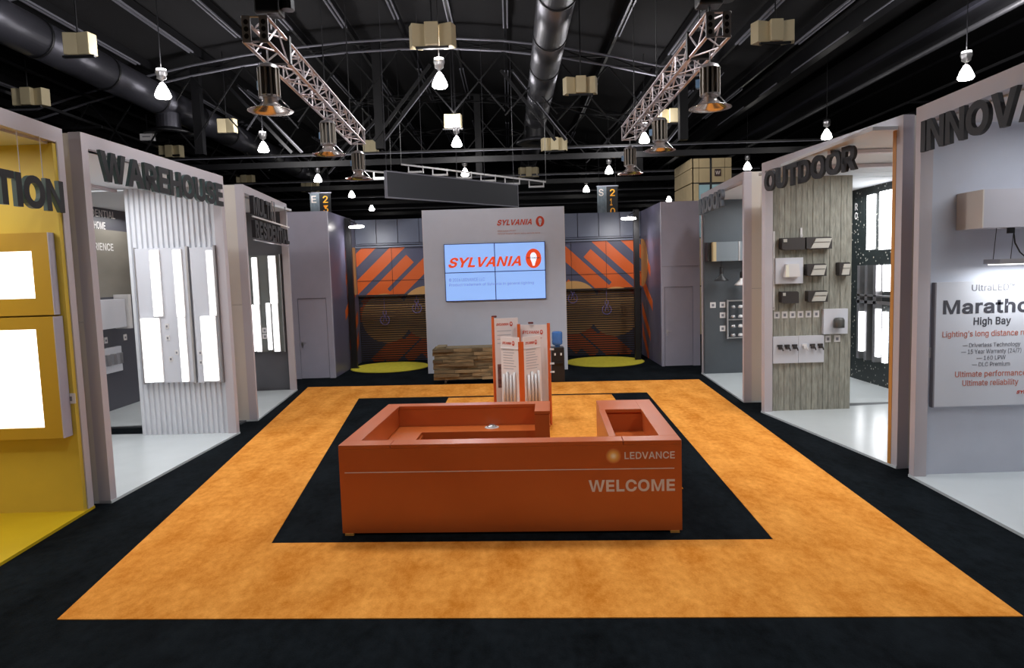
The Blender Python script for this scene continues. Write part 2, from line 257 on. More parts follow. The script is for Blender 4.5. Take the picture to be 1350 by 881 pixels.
# lettering: plain sans outlines (advance, closed contours) in thousandths of the type size
GLYPH = json.loads('{"A":[480,[[16,0,201,509,276,509,463,0,395,0,346,142,131,142,84,0],[151,199,327,199,238,455]]],"B":[456,[[60,0,60,509,241,509,289,504,329,491,359,469,381,442,394,410,398,374,395,344,387,320,373,301,356,286,315,267,315,262,339,257,363,245,385,227,402,203,414,173,418,136,413,100,400,67,377,39,344,18,301,4,247,0],[125,57,245,57,296,63,330,80,349,105,355,137,352,161,342,184,327,203,306,218,279,228,248,231,125,231],[125,285,238,285,265,288,288,296,308,309,323,326,333,348,336,372,330,403,313,429,283,446,240,452,125,452]]],"C":[510,[[267,-7,205,1,150,25,104,63,70,115,48,179,40,254,48,329,70,393,104,445,150,484,205,508,267,516,305,513,340,504,373,490,402,471,427,447,448,418,463,385,473,348,408,348,401,373,389,395,357,428,315,449,267,456,223,450,184,432,150,403,125,364,109,314,103,254,109,194,125,145,151,105,184,76,223,59,267,53,315,60,357,81,389,114,408,160,473,160,463,124,448,91,428,62,402,38,373,19,341,5,305,-4]]],"D":[502,[[219,0,96,0,96,57,215,57,272,63,318,81,354,110,379,149,394,198,399,255,394,312,379,361,354,399,320,428,275,446,221,452,93,452,93,509,225,509,294,501,353,478,399,441,433,391,455,329,462,255,455,181,433,119,398,68,351,31,291,8],[125,509,125,0,60,0,60,509]]],"E":[419,[[60,0,60,509,372,509,372,452,125,452,125,286,355,286,355,229,125,229,125,57,375,57,375,0]]],"F":[410,[[60,0,60,509,369,509,369,452,125,452,125,278,346,278,346,221,125,221,125,0]]],"G":[520,[[269,-7,205,1,149,25,104,64,69,116,47,179,40,254,47,329,69,393,103,445,149,484,203,508,265,516,304,513,340,504,374,489,403,469,429,445,449,416,465,384,474,349,408,349,387,393,356,427,315,448,265,456,222,450,183,432,150,404,125,364,109,314,103,254,109,194,125,145,151,105,184,76,224,59,269,53,309,57,345,71,374,93,396,123,410,160,415,202,434,199,283,199,283,256,478,256,478,200,471,141,451,91,419,50,377,19,326,0]]],"H":[517,[[60,0,60,509,125,509,125,289,392,289,392,509,457,509,457,0,392,0,392,232,125,232,125,0]]],"I":[200,[[67,0,67,509,133,509,133,0]]],"K":[467,[[104,145,104,216,139,261,174,303,212,344,364,509,448,509,231,276],[60,0,60,509,125,509,125,334,124,225,125,193,125,0],[372,0,188,259,228,309,449,0]]],"L":[393,[[60,0,60,509,125,509,125,57,361,57,361,0]]],"M":[628,[[60,0,60,509,152,509,314,75,476,509,568,509,568,0,504,0,504,424,343,0,285,0,122,424,122,0]]],"N":[523,[[60,0,60,509,128,509,399,95,399,509,463,509,463,0,396,0,125,414,125,0]]],"O":[533,[[267,-7,205,1,150,25,105,63,70,115,48,179,40,254,48,329,70,393,105,445,150,484,205,508,267,516,329,508,384,484,429,445,464,393,486,329,493,254,486,179,464,115,429,63,384,25,329,1],[267,53,310,59,349,76,383,105,408,144,425,194,430,254,425,314,408,365,383,404,349,433,310,450,267,456,223,450,184,433,151,404,125,364,109,314,103,254,109,194,125,144,151,105,184,76,223,59]]],"P":[445,[[60,0,60,509,235,509,289,503,332,487,366,462,390,430,404,391,409,348,404,304,390,265,366,233,332,207,289,191,235,186,109,186,109,242,233,242,269,246,297,256,318,272,333,294,342,319,344,348,342,376,333,402,318,423,297,439,268,449,232,452,125,452,125,0]]],"R":[449,[[60,0,60,509,236,509,290,504,333,489,367,465,390,433,405,395,409,352,405,309,390,271,367,240,333,217,289,203,236,198,96,198,96,255,234,255,269,258,298,267,319,281,334,300,342,324,345,352,342,380,334,405,319,425,298,440,269,449,233,452,125,452,125,0],[353,0,230,229,303,229,428,0]]],"S":[447,[[224,-9,172,-4,128,9,91,31,64,60,46,96,38,137,104,137,110,110,123,88,142,71,166,59,194,52,224,49,257,52,286,60,311,74,329,92,341,114,346,139,342,161,332,179,316,193,296,205,245,222,184,239,128,260,86,289,60,326,52,372,58,413,75,448,102,476,138,498,180,511,227,516,275,511,316,498,351,476,377,449,394,415,401,378,337,378,326,412,302,437,267,453,225,459,194,456,167,448,145,435,129,418,118,398,115,376,119,352,131,334,148,319,169,308,212,293,264,279,312,264,359,238,379,220,395,198,405,171,408,139,403,99,386,64,360,34,323,11,278,-4]]],"T":[449,[[32,452,32,509,417,509,417,452,257,452,257,0,193,0,193,452]]],"U":[517,[[259,-8,203,-2,154,15,114,43,85,80,66,124,60,173,60,509,124,509,124,178,128,144,141,113,160,87,187,68,220,56,259,52,298,56,331,68,357,87,377,113,389,144,393,178,393,509,457,509,457,173,451,124,433,80,403,43,363,15,315,-2]]],"V":[480,[[195,0,16,509,85,509,236,75,388,509,456,509,276,0]]],"W":[686,[[155,0,16,509,82,509,193,75,306,509,380,509,493,75,603,509,670,509,530,0,457,0,343,424,230,0]]],"X":[474,[[18,0,217,284,217,236,29,509,104,509,178,400,204,361,223,329,243,292,232,292,252,329,272,361,298,400,374,509,446,509,259,239,259,287,456,0,382,0,292,129,268,165,250,195,230,231,244,231,225,196,206,166,182,129,91,0]]],"Y":[472,[[205,0,205,205,16,509,92,509,238,272,385,509,458,509,271,205,271,0]]]," ":[188,[]],"a":[389,[[160,-9,126,-5,94,5,68,22,48,45,35,73,30,108,34,138,43,161,58,179,78,193,125,211,178,220,234,227,265,235,273,243,276,255,273,279,267,297,256,311,240,322,220,329,196,331,171,329,149,322,118,301,100,274,41,291,57,322,79,346,104,364,133,375,163,382,194,384,239,379,286,360,306,343,322,320,333,290,337,251,337,0,277,0,277,52,272,52,252,25,215,1,190,-6],[170,45,202,49,228,59,248,74,263,93,272,115,276,138,276,190,259,182,231,176,200,171,175,168,134,159,117,150,103,139,95,124,92,105,94,87,102,72,114,61,130,52]]],"b":[424,[[229,-8,198,-5,172,4,138,31,118,59,112,59,112,0,53,0,53,509,114,509,114,319,118,319,137,346,171,373,197,381,229,384,274,378,313,361,345,332,370,293,385,245,390,189,385,133,370,84,346,45,313,16,274,-2],[220,47,253,51,279,66,301,88,316,117,325,151,328,189,325,227,316,261,301,290,280,311,253,325,220,330,188,325,161,312,140,291,125,263,116,229,113,189,116,150,125,115,140,86,162,65,188,51]]],"c":[396,[[207,-8,159,-2,117,16,82,46,56,85,40,133,34,187,40,243,56,291,82,330,117,360,159,378,207,384,260,377,305,356,340,322,362,277,303,262,290,289,270,311,242,325,207,330,173,325,145,310,124,287,108,258,99,224,96,187,99,151,108,117,124,89,145,66,173,51,207,46,243,52,271,66,292,89,304,117,363,102,354,78,341,56,306,21,261,-1]]],"d":[424,[[195,-8,151,-2,111,16,79,45,55,84,39,133,34,189,39,245,55,293,79,332,112,361,151,378,196,384,228,381,253,373,287,346,306,319,311,319,311,509,372,509,372,0,313,0,313,59,307,59,287,31,252,4,227,-5],[205,47,236,51,263,65,284,86,299,115,309,150,312,189,309,229,300,263,284,291,263,312,237,325,205,330,172,325,145,311,124,290,108,261,99,227,96,189,99,151,109,117,124,88,145,66,172,51]]],"e":[404,[[212,-8,161,-2,117,16,82,46,56,85,40,132,34,187,39,242,55,290,81,329,115,359,157,378,205,384,236,382,266,374,294,361,319,341,341,315,357,282,368,242,371,194,371,169,75,169,75,221,338,221,310,202,307,237,298,269,283,294,263,314,237,326,205,330,173,326,146,313,125,294,109,270,99,241,96,211,96,178,100,139,110,106,128,80,151,61,179,50,212,46,254,53,285,73,306,105,365,91,353,63,335,39,311,19,283,4,249,-5]]],"f":[254,[[228,379,228,327,6,327,6,379],[81,0,81,432,84,461,96,486,113,505,135,519,161,527,187,530,222,527,243,521,227,468,215,472,195,474,171,470,154,460,145,443,142,419,142,0]]],"g":[425,[[207,-151,168,-148,134,-140,105,-127,82,-110,64,-91,51,-69,101,-41,122,-66,154,-88,178,-95,207,-97,249,-92,282,-75,304,-47,311,-6,311,68,306,68,287,41,252,16,227,8,195,5,152,10,113,27,80,53,55,90,39,136,34,191,39,246,55,293,80,332,112,361,152,378,196,384,228,382,253,373,288,346,308,319,313,319,313,379,372,379,372,-9,367,-54,350,-90,324,-117,291,-136,251,-147],[205,59,237,63,264,75,285,95,300,121,309,154,312,193,309,231,300,264,285,291,264,312,237,325,205,330,172,325,145,312,124,290,109,262,99,229,96,193,99,155,109,123,124,96,145,76,172,63]]],"h":[410,[[114,227,114,0,53,0,53,509,114,509,114,287,102,287,124,332,152,362,187,379,227,384,264,380,295,369,321,349,341,321,353,285,357,240,357,0,296,0,296,235,290,275,273,304,246,323,210,329,184,326,161,317,141,303,126,283,117,257]]],"i":[167,[[53,0,53,379,114,379,114,0],[84,443,67,446,54,455,44,468,41,483,44,499,54,512,67,521,84,524,100,521,114,512,123,499,126,483,123,468,114,455,100,446]]],"k":[381,[[110,137,110,212,121,212,284,379,360,379,184,199,177,199],[53,0,53,509,114,509,114,0],[294,0,148,186,191,229,372,0]]],"l":[189,[[139,-2,101,3,74,20,58,47,53,84,53,509,114,509,114,99,115,77,120,62,130,54,146,52,160,53,170,54,181,3,162,-1]]],"m":[610,[[53,0,53,379,112,379,112,295,108,295,118,323,132,346,151,363,172,376,195,384,219,386,257,380,287,361,309,331,321,295,312,295,322,321,337,343,357,361,381,375,407,383,437,386,468,383,497,372,522,354,541,328,553,296,557,255,557,0,496,0,496,254,490,289,473,313,447,326,419,330,395,328,374,320,358,307,345,290,338,270,335,247,335,0,274,0,274,260,269,288,253,311,229,326,199,330,178,328,158,320,140,307,126,289,117,266,114,238,114,0]]],"n":[410,[[114,227,114,0,53,0,53,379,112,379,112,287,102,287,124,332,152,362,187,379,227,384,264,380,295,369,321,349,341,321,353,285,357,240,357,0,296,0,296,235,290,275,273,304,246,323,210,329,184,326,161,317,141,303,126,283,117,257]]],"o":[415,[[207,-8,159,-2,117,16,82,46,56,85,40,133,34,187,40,243,56,291,82,330,117,360,159,378,207,384,256,378,299,360,333,330,359,291,376,243,381,187,376,133,359,85,333,46,299,16,256,-2],[207,46,242,51,270,66,292,89,307,117,316,151,319,187,316,224,307,258,292,287,270,310,242,325,207,330,173,325,145,310,124,287,108,258,99,224,96,187,99,151,108,117,124,89,145,66,173,51]]],"p":[424,[[53,-143,53,379,112,379,112,319,118,319,137,346,171,373,197,381,229,384,274,378,313,361,345,332,370,293,385,245,390,189,385,133,370,84,346,45,313,16,274,-2,229,-8,198,-5,173,4,138,31,118,59,114,59,114,-143],[220,47,253,51,279,66,301,88,316,117,325,151,328,189,325,227,316,261,301,290,280,311,253,325,220,330,188,325,161,312,140,291,125,263,116,229,113,189,116,150,125,115,140,86,162,65,188,51]]],"r":[259,[[53,0,53,379,112,379,112,321,130,347,152,367,181,380,213,385,229,384,243,384,243,322,230,324,207,326,182,323,159,315,140,301,126,284,117,262,114,237,114,0]]],"s":[365,[[182,-8,145,-5,112,3,84,18,62,38,45,63,36,94,94,107,105,79,124,60,150,49,181,45,217,50,244,62,262,81,268,103,265,121,254,136,237,147,212,155,149,170,104,186,72,208,53,237,47,274,51,305,65,332,87,354,115,370,149,381,187,384,223,381,254,372,279,358,299,339,314,316,324,290,268,277,258,298,243,316,219,328,187,333,156,329,131,317,114,299,109,277,112,258,124,243,144,232,172,223,229,209,275,194,306,171,325,142,331,107,326,75,312,47,290,24,260,6,223,-5]]],"t":[227,[[204,379,204,327,6,327,6,379],[65,471,126,471,126,98,128,76,136,61,150,53,170,50,185,51,202,54,213,2,192,-3,168,-4,125,2,92,21,72,52,65,93]]],"u":[410,[[182,-5,146,-1,115,11,89,31,69,59,57,95,53,139,53,379,114,379,114,144,119,105,137,75,164,56,200,50,226,53,249,62,268,77,283,97,293,122,296,153,296,379,357,379,357,0,298,0,298,92,307,92,286,47,257,17,222,0]]],"v":[389,[[163,0,17,379,84,379,165,155,187,87,206,21,184,21,203,87,224,155,305,379,371,379,226,0]]],"w":[567,[[138,0,23,379,87,379,133,214,154,137,175,41,165,41,186,135,206,214,252,379,316,379,362,214,382,136,402,41,391,41,413,135,434,214,480,379,545,379,429,0,368,0,319,172,305,225,291,280,277,338,291,338,277,280,263,225,248,172,199,0]]],"x":[379,[[21,0,171,218,171,171,29,379,100,379,147,306,179,253,207,206,175,206,202,253,233,306,282,379,352,379,209,169,209,214,358,0,287,0,231,85,200,136,173,182,205,182,178,136,148,85,91,0]]],"y":[389,[[47,-139,61,-86,71,-87,104,-89,118,-84,130,-74,141,-58,151,-36,163,-1,17,379,84,379,165,155,187,87,206,21,184,21,202,87,224,155,305,379,371,379,204,-58,177,-107,159,-124,139,-136,117,-143,91,-145,65,-143]]],"z":[380,[[42,0,42,46,254,320,48,323,48,379,333,379,333,331,126,60,339,56,339,0]]],"0":[453,[[227,-7,174,1,130,24,95,62,69,113,53,178,48,254,53,330,69,395,95,447,130,484,174,508,227,516,279,508,323,484,358,447,384,395,400,330,405,254,400,178,384,113,359,62,323,24,279,1],[227,50,261,56,290,74,313,103,330,144,340,194,344,254,340,314,330,365,313,405,290,435,261,453,227,460,192,453,163,435,140,405,123,365,113,314,109,254,113,194,123,144,140,103,163,74,192,56]]],"1":[453,[[76,0,76,55,391,55,391,0],[276,509,276,0,212,0,212,448,86,358,86,427,198,509]]],"2":[453,[[64,0,64,47,234,229,282,282,311,327,318,348,320,371,317,397,308,419,293,436,273,449,250,457,224,460,196,457,172,447,153,433,139,413,130,390,127,362,66,362,71,405,86,442,111,473,143,496,182,511,225,516,268,511,306,497,337,474,361,445,376,411,381,372,378,345,371,318,357,290,336,259,267,180,153,60,389,57,389,0]]],"3":[453,[[218,-7,173,-3,133,10,98,30,70,57,52,91,44,132,109,132,115,107,126,87,144,71,165,59,191,52,219,50,248,53,275,61,297,74,315,93,325,116,329,145,326,172,316,196,299,217,275,234,242,244,201,248,157,248,157,299,288,448,288,452,70,452,70,509,372,509,372,461,211,278,211,289,264,288,308,276,344,253,371,222,387,186,393,145,387,103,370,66,344,36,309,12,266,-2]]],"4":[453,[[40,105,40,158,247,509,311,509,109,166,413,163,413,105],[282,0,282,121,282,146,282,318,343,318,343,0]]],"5":[453,[[221,-7,178,-2,140,11,108,32,83,60,66,93,60,130,122,130,127,108,138,89,154,73,173,60,196,52,221,50,250,53,276,64,298,82,314,104,324,131,328,162,324,193,314,221,297,244,275,262,248,273,218,277,167,268,145,258,128,246,67,253,96,509,366,509,366,452,151,452,134,301,155,315,178,325,203,331,229,334,263,330,294,321,321,306,345,285,364,260,379,231,388,199,391,163,385,117,369,76,343,41,309,15,268,-1]]],"6":[453,[[226,-7,182,-1,142,15,109,40,84,74,69,115,64,162,68,199,80,239,102,285,137,340,252,509,322,509,151,261,145,261,165,288,196,307,235,314,278,309,316,295,346,271,370,240,384,201,389,157,384,112,368,73,343,39,310,14,271,-2],[226,48,254,52,279,63,299,79,314,101,324,128,327,157,324,187,314,213,299,235,279,251,254,262,226,265,198,262,174,252,153,235,138,214,128,188,125,158,128,128,138,102,153,79,174,63,198,52]]],"7":[453,[[97,0,323,448,323,452,62,452,62,509,391,509,391,449,165,0]]],"8":[453,[[226,-7,178,-2,136,11,101,33,74,62,57,96,52,135,55,166,65,195,81,220,101,241,125,256,153,265,119,282,93,308,76,342,70,380,75,417,90,450,114,477,146,498,184,511,226,516,269,511,306,498,337,477,361,450,377,417,382,380,376,342,359,308,333,282,300,267,327,256,351,241,372,220,387,195,397,166,401,135,395,96,378,62,352,33,317,11,275,-2],[226,49,258,52,285,60,307,74,323,91,333,113,337,139,333,165,322,189,305,208,283,223,256,232,226,235,196,232,169,223,147,208,130,189,119,165,115,139,119,113,129,91,145,74,167,60,195,52],[226,290,252,292,274,300,293,313,307,330,316,351,319,376,316,399,308,420,294,437,275,449,252,457,226,460,200,457,177,449,159,437,145,420,136,399,133,376,136,351,145,330,159,313,178,300,201,292]]],"9":[453,[[226,516,271,510,310,494,343,468,368,434,384,393,389,347,385,309,373,270,350,224,315,168,200,0,130,0,301,248,307,248,287,221,257,202,218,195,175,199,137,214,106,237,83,269,68,307,64,352,69,397,85,436,110,469,143,494,182,510],[226,460,199,457,174,446,154,429,138,407,129,381,125,352,129,322,138,295,154,274,174,257,199,247,226,243,254,247,279,257,299,273,314,295,324,321,327,350,324,381,314,407,299,429,279,446,254,457]]],"(":[273,[[89,207,92,264,101,324,114,384,132,441,153,494,177,539,236,539,191,428,161,313,154,258,151,207,160,115,188,16,236,-96,177,-96,139,-21,111,55,95,131]]],")":[273,[[37,-96,86,18,113,116,122,207,119,258,112,313,82,428,37,539,97,539,121,494,142,441,159,384,173,323,181,264,184,207,178,130,161,53,134,-22,97,-96]]],"/":[249,[[235,533,71,-76,14,-76,178,533]]],"-":[453,[[337,244,337,188,114,188,114,244]]],"—":[699,[[699,244,699,188,0,188,0,244]]],"©":[637,[[173,254,178,293,193,328,216,358,247,382,282,397,321,402,355,398,386,386,414,368,436,345,452,317,460,286,400,286,391,309,372,328,348,340,321,344,297,341,276,332,257,318,243,299,234,278,231,254,234,230,243,209,257,191,276,177,297,168,321,165,347,169,370,181,386,199,395,223,455,223,447,191,432,163,411,140,385,122,355,110,321,107,282,112,247,126,216,150,193,180,178,215],[318,-8,266,-3,216,12,172,37,133,69,101,108,76,153,61,202,56,254,61,307,76,356,101,401,133,440,172,472,216,496,266,511,318,517,371,511,420,496,465,472,504,440,536,401,560,356,575,307,580,254,575,202,560,153,536,108,504,69,465,37,420,12,371,-3],[318,51,359,55,397,67,432,86,462,111,487,141,506,176,517,214,521,254,517,295,506,333,487,368,462,398,432,423,397,442,359,454,318,457,278,454,240,442,205,423,175,398,150,368,131,333,119,295,115,254,119,214,131,176,150,141,175,111,205,86,240,67,278,55]]],"™":[424,[[289,326,209,509,242,509,298,375,354,509,387,509,307,326],[202,326,202,509,235,509,235,326],[361,326,361,509,394,509,394,326],[82,326,82,492,115,492,115,326],[27,480,27,509,170,509,170,480]]],"’":[177,[[52,318,82,509,151,509,98,318]]]}')
_TC = {}
def glyphs(txt, bold=0, shear=0, ext=0):
    key = (txt, bold, shear, ext)
    if key not in _TC:
        vs, fs, nz, pen = [], [], [], 0
        def inside(p, poly):
            r = False
            for i in range(len(poly)):
                a, b = poly[i - 1], poly[i]
                if (a[1] > p[1]) != (b[1] > p[1]) and p[0] < (b[0] - a[0]) * (p[1] - a[1]) / (b[1] - a[1]) + a[0]: r = not r
            return r
        for ch in txt:
            adv, cont = GLYPH[ch]; solid, holes = [], []
            for c in cont:
                pp = [Vector((c[i] / 1000, c[i + 1] / 1000)) for i in range(0, len(c), 2)]; p = []
                area = sum(pp[i - 1].x * pp[i].y - pp[i].x * pp[i - 1].y for i in range(len(pp)))
                for i in range(len(pp)):                      # embolden: push every corner outwards, with a mitre limit
                    d1 = (pp[i] - pp[i - 1]).normalized(); d2 = (pp[(i + 1) % len(pp)] - pp[i]).normalized()
                    n1 = Vector((-d1.y, d1.x)); n2 = Vector((-d2.y, d2.x))
                    q = pp[i] + (n1 + n2) * (bold / max(.4, 1 + n1.dot(n2))); p.append((q.x + pen + shear * q.y, q.y))
                (solid if area < 0 else holes).append(p)
            for out in solid:                                 # overlapping strokes are filled one by one
                cu = bpy.data.curves.new('t', 'CURVE'); cu.dimensions = '2D'; cu.fill_mode = 'BOTH'; cu.extrude = ext
                for p in [out] + [h for h in holes if inside(h[0], out)]:
                    sp = cu.splines.new('POLY'); sp.points.add(len(p) - 1)
                    for q, (x, y) in zip(sp.points, p): q.co = (x, y, 0, 1)
                    sp.use_cyclic_u = True
                ob = bpy.data.objects.new('t', cu); me = ob.to_mesh()
                n = len(vs); vs += [tuple(v.co) for v in me.vertices]; fs += [tuple(k + n for k in p.vertices) for p in me.polygons]
                nz += [abs(p.normal.z) for p in me.polygons]
                ob.to_mesh_clear(); bpy.data.objects.remove(ob); bpy.data.curves.remove(cu)
            pen += adv / 1000 + bold * 1.2
        _TC[key] = (vs, fs, nz)
    return _TC[key]
def text(name, txt, M, w, h, m, parent, bold=.02, shear=0, depth=.003, side=None):
    """letters filling w by h; M maps (x right, y into the wall, z up); x = 0 is the left edge, y = 0 the wall face"""
    if name == 'lettering' and ' ' in txt and '—' not in txt:      # one piece per word
        full = glyphs(txt, bold, shear, .5)[0]; fx0 = min(v[0] for v in full); k = w / (max(v[0] for v in full) - fx0); pos = 0
        for wd in txt.split(' '):
            i = txt.index(wd, pos); pos = i + len(wd); pen = sum(GLYPH[c][0] / 1000 + bold * 1.2 for c in txt[:i])
            q = glyphs(wd, bold, shear, .5)[0]; qa = min(v[0] for v in q); qb = max(v[0] for v in q)
            fy = [v[1] for v in full]; sc = h / (max(fy) - min(fy)); qy = [v[1] for v in q]
            text(name, wd, M @ Matrix.Translation(((pen + qa - fx0) * k, 0, (min(qy) - min(fy)) * sc)), (qb - qa) * k, (max(qy) - min(qy)) * sc, m, parent, bold, shear, depth, side)
        return None
    vs, fs, nz = glyphs(txt, bold, shear, .5)
    if not vs: return None
    x0 = min(v[0] for v in vs); x1 = max(v[0] for v in vs); y0 = min(v[1] for v in vs); y1 = max(v[1] for v in vs)
    mb = MB(); mb.v = [tuple(M @ Vector(((v[0] - x0) / (x1 - x0) * w, -(v[2] + .5) * depth, (v[1] - y0) / (y1 - y0) * h))) for v in vs]
    mb.f = fs; mb.m = [0 if (not side or a > .5) else 1 for a in nz]
    return mb.build(name, [m, side] if side else m, parent)
def sign(parent, txt, M, w, h, m, depth, side=None, bold=.034):
    """one 'letter' part per letter, spread over the width w"""
    wid = []
    for c in txt:
        vs, _, _ = glyphs(c, bold, 0, .5); wid.append((max(v[0] for v in vs) - min(v[0] for v in vs)) if c != ' ' else .3)
    g = .035; tot = sum(wid) + g * (len(txt) - 1); k = w / tot; x = 0
    for c, q in zip(txt, wid):
        text('letter', c, M @ Matrix.Translation((x * k, 0, 0)), q * k, h, m, parent, bold, 0, depth, side); x += q + g
def frame_y(y, flip=1): return Matrix.Translation((0, y, 0))     # wall facing the camera (towards -Y)

# ------------------------------------------------------------ hall: floor, walls, roof
struct(MB().slab([(-26, -14), (26, -14), (26, 64), (-26, 64)], -.1, 0).build('floor', CARB))
WALLD = mat('dark_hall_wall', (30, 30, 36), .8, var=.2, vscale=.5)
struct(box('wall_left', -26.2, -26, -14, 64, 0, 13, WALLD)); struct(box('wall_right', 26, 26.2, -14, 64, 0, 13, WALLD))
struct(box('wall_back', -26, 26, 64, 64.2, 0, 13, WALLD)); struct(box('wall_front', -26, 26, -14.2, -14, 0, 13, WALLD))
def roofz(x): return 12.6 - .0105 * (x + 3.5) ** 2 if x < -3.5 and x > -18 else 10.4 if x <= -18 else max(11.3, 12.6 - .0150 * (x + 3.5) ** 2)
mb = MB(); xs = [-26 + i * 1.3 for i in range(41)]
for a, b in zip(xs, xs[1:]):
    mb.add([(a, -14, roofz(a)), (b, -14, roofz(b)), (b, 64, roofz(b)), (a, 64, roofz(a)), (a, -14, roofz(a) + .15), (b, -14, roofz(b) + .15), (b, 64, roofz(b) + .15), (a, 64, roofz(a) + .15)],
           [(0, 3, 2, 1), (4, 5, 6, 7), (0, 1, 5, 4), (2, 3, 7, 6)])
ceiling = struct(mb.build('ceiling', ROOFM))
PX = [-19.5, -17.6, -15.6, -13.6, -11.6, -9.6, -7.7, -5.8, -3.8, -1.9, .1, 2.1, 4.1, 6.2, 8.4, 10.6]
for x in PX:                                                        # purlins, each with a grey strut in every bay
    z = roofz(x) - .25
    p = MB().beam((x, 8, z), (x, 62, z), .1, .3).build('purlin', BLACK, ceiling)
    for y0, y1 in ((11, 26.3), (31.5, 38), (42, 50)):
        if abs(x) > 14 and y0 > 30: continue
        y1 -= random.random() * 1.5
        MB().beam((x - .07, y0, z - .19), (x - .07, y1, z - .19), .05, .06).beam((x + .07, y0, z - .19), (x + .07, y1, z - .19), .05, .06).build('strut_rail', STRIP, p)
for i, y in enumerate((19, 27, 35, 43, 51)):                        # arched roof trusses
    X = [-20 + k * 2.0 for k in range(17)]
    for dz in (.62, 1.0):
        c = MB(); c.path([(x, y, roofz(x) - dz) for x in X if x < 9], .045, 6).build('truss_chord', STRIP if i < 2 else BLACK, ceiling)
    for k in range(len(X) - 1):
        a, b = X[k], X[k + 1]
        if b > 8: continue
        w = MB().beam((a, y + .1, roofz(a) - 1.0), (b, y + .1, roofz(b) - .62), .05, .05).beam((a, y + .1, roofz(a) - .6), (b, y + .1, roofz(b) - 1.0), .05, .05)
        w.build('truss_web', BLACK, ceiling)
        if i in (1, 2) and b <= 7:                                             # tall crossed rods below the chord
            z0 = roofz(a) - 3.4; MB().beam((a, y, z0), (b, y, roofz(b) - 1), .05, .05).beam((a, y, roofz(a) - 1), (b, y, z0), .05, .05).build('cross_brace', BLACK, ceiling)
    for x in ((-11.9, -4.9, 6.9) if y == 27 else (-1.4, 6.7) if y == 35 else ()):
        box('hall_post', x - .16, x + .16, y, y + .3, 7.9, roofz(x) - .6, BLACK, ceiling)
    if i: MB().beam((-20, y + 3.5, 8.35), (14, y + 3.5, 8.35), .12, .1).beam((-20, y + 3.5, 7.95), (14, y + 3.5, 7.95), .2, .25).build('tie_beam', BLACK, ceiling)
    if i: MB().beam((-20, y + 3.4, 8.3), (14, y + 3.4, 8.3), .03, .03).build('tie_rod', STRIP, ceiling)
for (x0, x1, y) in ((-2.4, -4.7, 27), (.3, 2.4, 28), (-11, -8.5, 29), (9, 6.7, 29), (-6.3, -9, 35)):
    d = MB().beam((x0, y, 11.0), (x1, y, 8.2), .09, .12).beam((x0 - .42, y, 11.0), (x1 - .42, y, 8.2), .09, .12); d.build('diagonal_strut', BLACK, ceiling)
    MB().beam((x0 + .05, y - .05, 10.9), (x1 + .05, y - .05, 8.2), .03, .03).build('strut_edge', STRIP, ceiling)
for x in (-24, -20, -16, 16, 20, 24):
    for z in (7.6, 9.2, 10.2): MB().beam((x, 6, z), (x, 60, z), .08, .1).build('side_girt', BLACK, ceiling)
for y in range(14, 60, 6):
    for sx in (-1, 1):
        MB().beam((sx * 15, y, 8.8), (sx * 25.5, y, 8.8), .06, .08).beam((sx * 15, y, 8.4), (sx * 25.5, y, 9.0), .04, .04).build('side_strut', BLACK, ceiling)
g = thing('roof_girder', 'long black box girder running back high on the right with pale lower pipe', 'beam', (14, 10, 10))
box('web_plate', 13.4, 14.25, 8, 60, 10.0, 10.9, BLACK, g)
box('flange', 13.2, 13.4, 8, 60, 10.0, 10.12, mat('steel_dark', (52, 52, 60), .4, .4), g)
MB().tube((14.3, 8, 9.95), (14.3, 60, 9.95), .09, 10).build('lower_pipe', mat('grey_pipe', (92, 92, 96), .45, .3), g, smooth=True)
g = thing('roof_girder', 'thinner black girder nearer the middle with a broken glinting edge', 'beam', (11.6, 10, 10.6))
box('web_plate', 11.3, 11.6, 8, 60, 10.4, 11.0, BLACK, g)
for y0, y1 in ((19, 22), (23, 27.5), (29, 31), (33, 37)): MB().beam((11.25, y0, 10.42), (11.25, y1, 10.42), .03, .04).build('edge_glint', STRIP, g)  # pale pieces stand in for glints along the black edge

# ducts
def duct(root, x, z, r, segs, m):
    for i, (y0, y1) in enumerate(segs):
        MB().tube((x, y0, z), (x, y1, z), r, 40).build('duct_section', m, root, smooth=False)
        MB().tube((x, y1 - .04, z), (x, y1 + .04, z), r + .025, 40).build('joint_band', BLACK, root)
def smooth_sides(root):
    for o in COL.objects:
        if o.parent == root:
            for p in o.data.polygons: p.use_smooth = len(p.vertices) == 4
d = thing('ventilation_duct', 'big round dark duct sloping across the upper left of the picture', 'duct', (-13.1, 12, 10))
duct(d, -13.2, 9.95, .56, [(10 + i * 3.3, 13.3 + i * 3.3) for i in range(12)], DUCTD); smooth_sides(d)
MB().tube((-13.1, 27.2, 9.5), (-13.1, 27.2, 8.95), .45, 24).build('branch_collar', DUCTD, d)
MB().lathe([(.45, 0), (.85, -.15), (.9, -.22), (.3, -.18)], (-13.1, 27.2, 8.95), 24).build('diffuser', BLACK, d, smooth=True)
d = thing('ventilation_duct', 'silver round duct running straight back over the middle of the hall', 'duct', (1.45, 12, 10.2))
duct(d, 1.45, 10.2, .52, [(12 + i * 3.2, 15.2 + i * 3.2) for i in range(11)], STEEL); smooth_sides(d)
MB().tube((1.45, 33.4, 9.9), (1.45, 33.4, 9.35), .5, 24).build('branch_collar', BLACK, d)
MB().lathe([(.5, 0), (.95, -.15), (1.0, -.24), (.35, -.18), (.3, -.1)], (1.45, 33.4, 9.35), 28).build('diffuser', mat('diffuser_grey', (70, 70, 74), .4, .5), d, smooth=True)

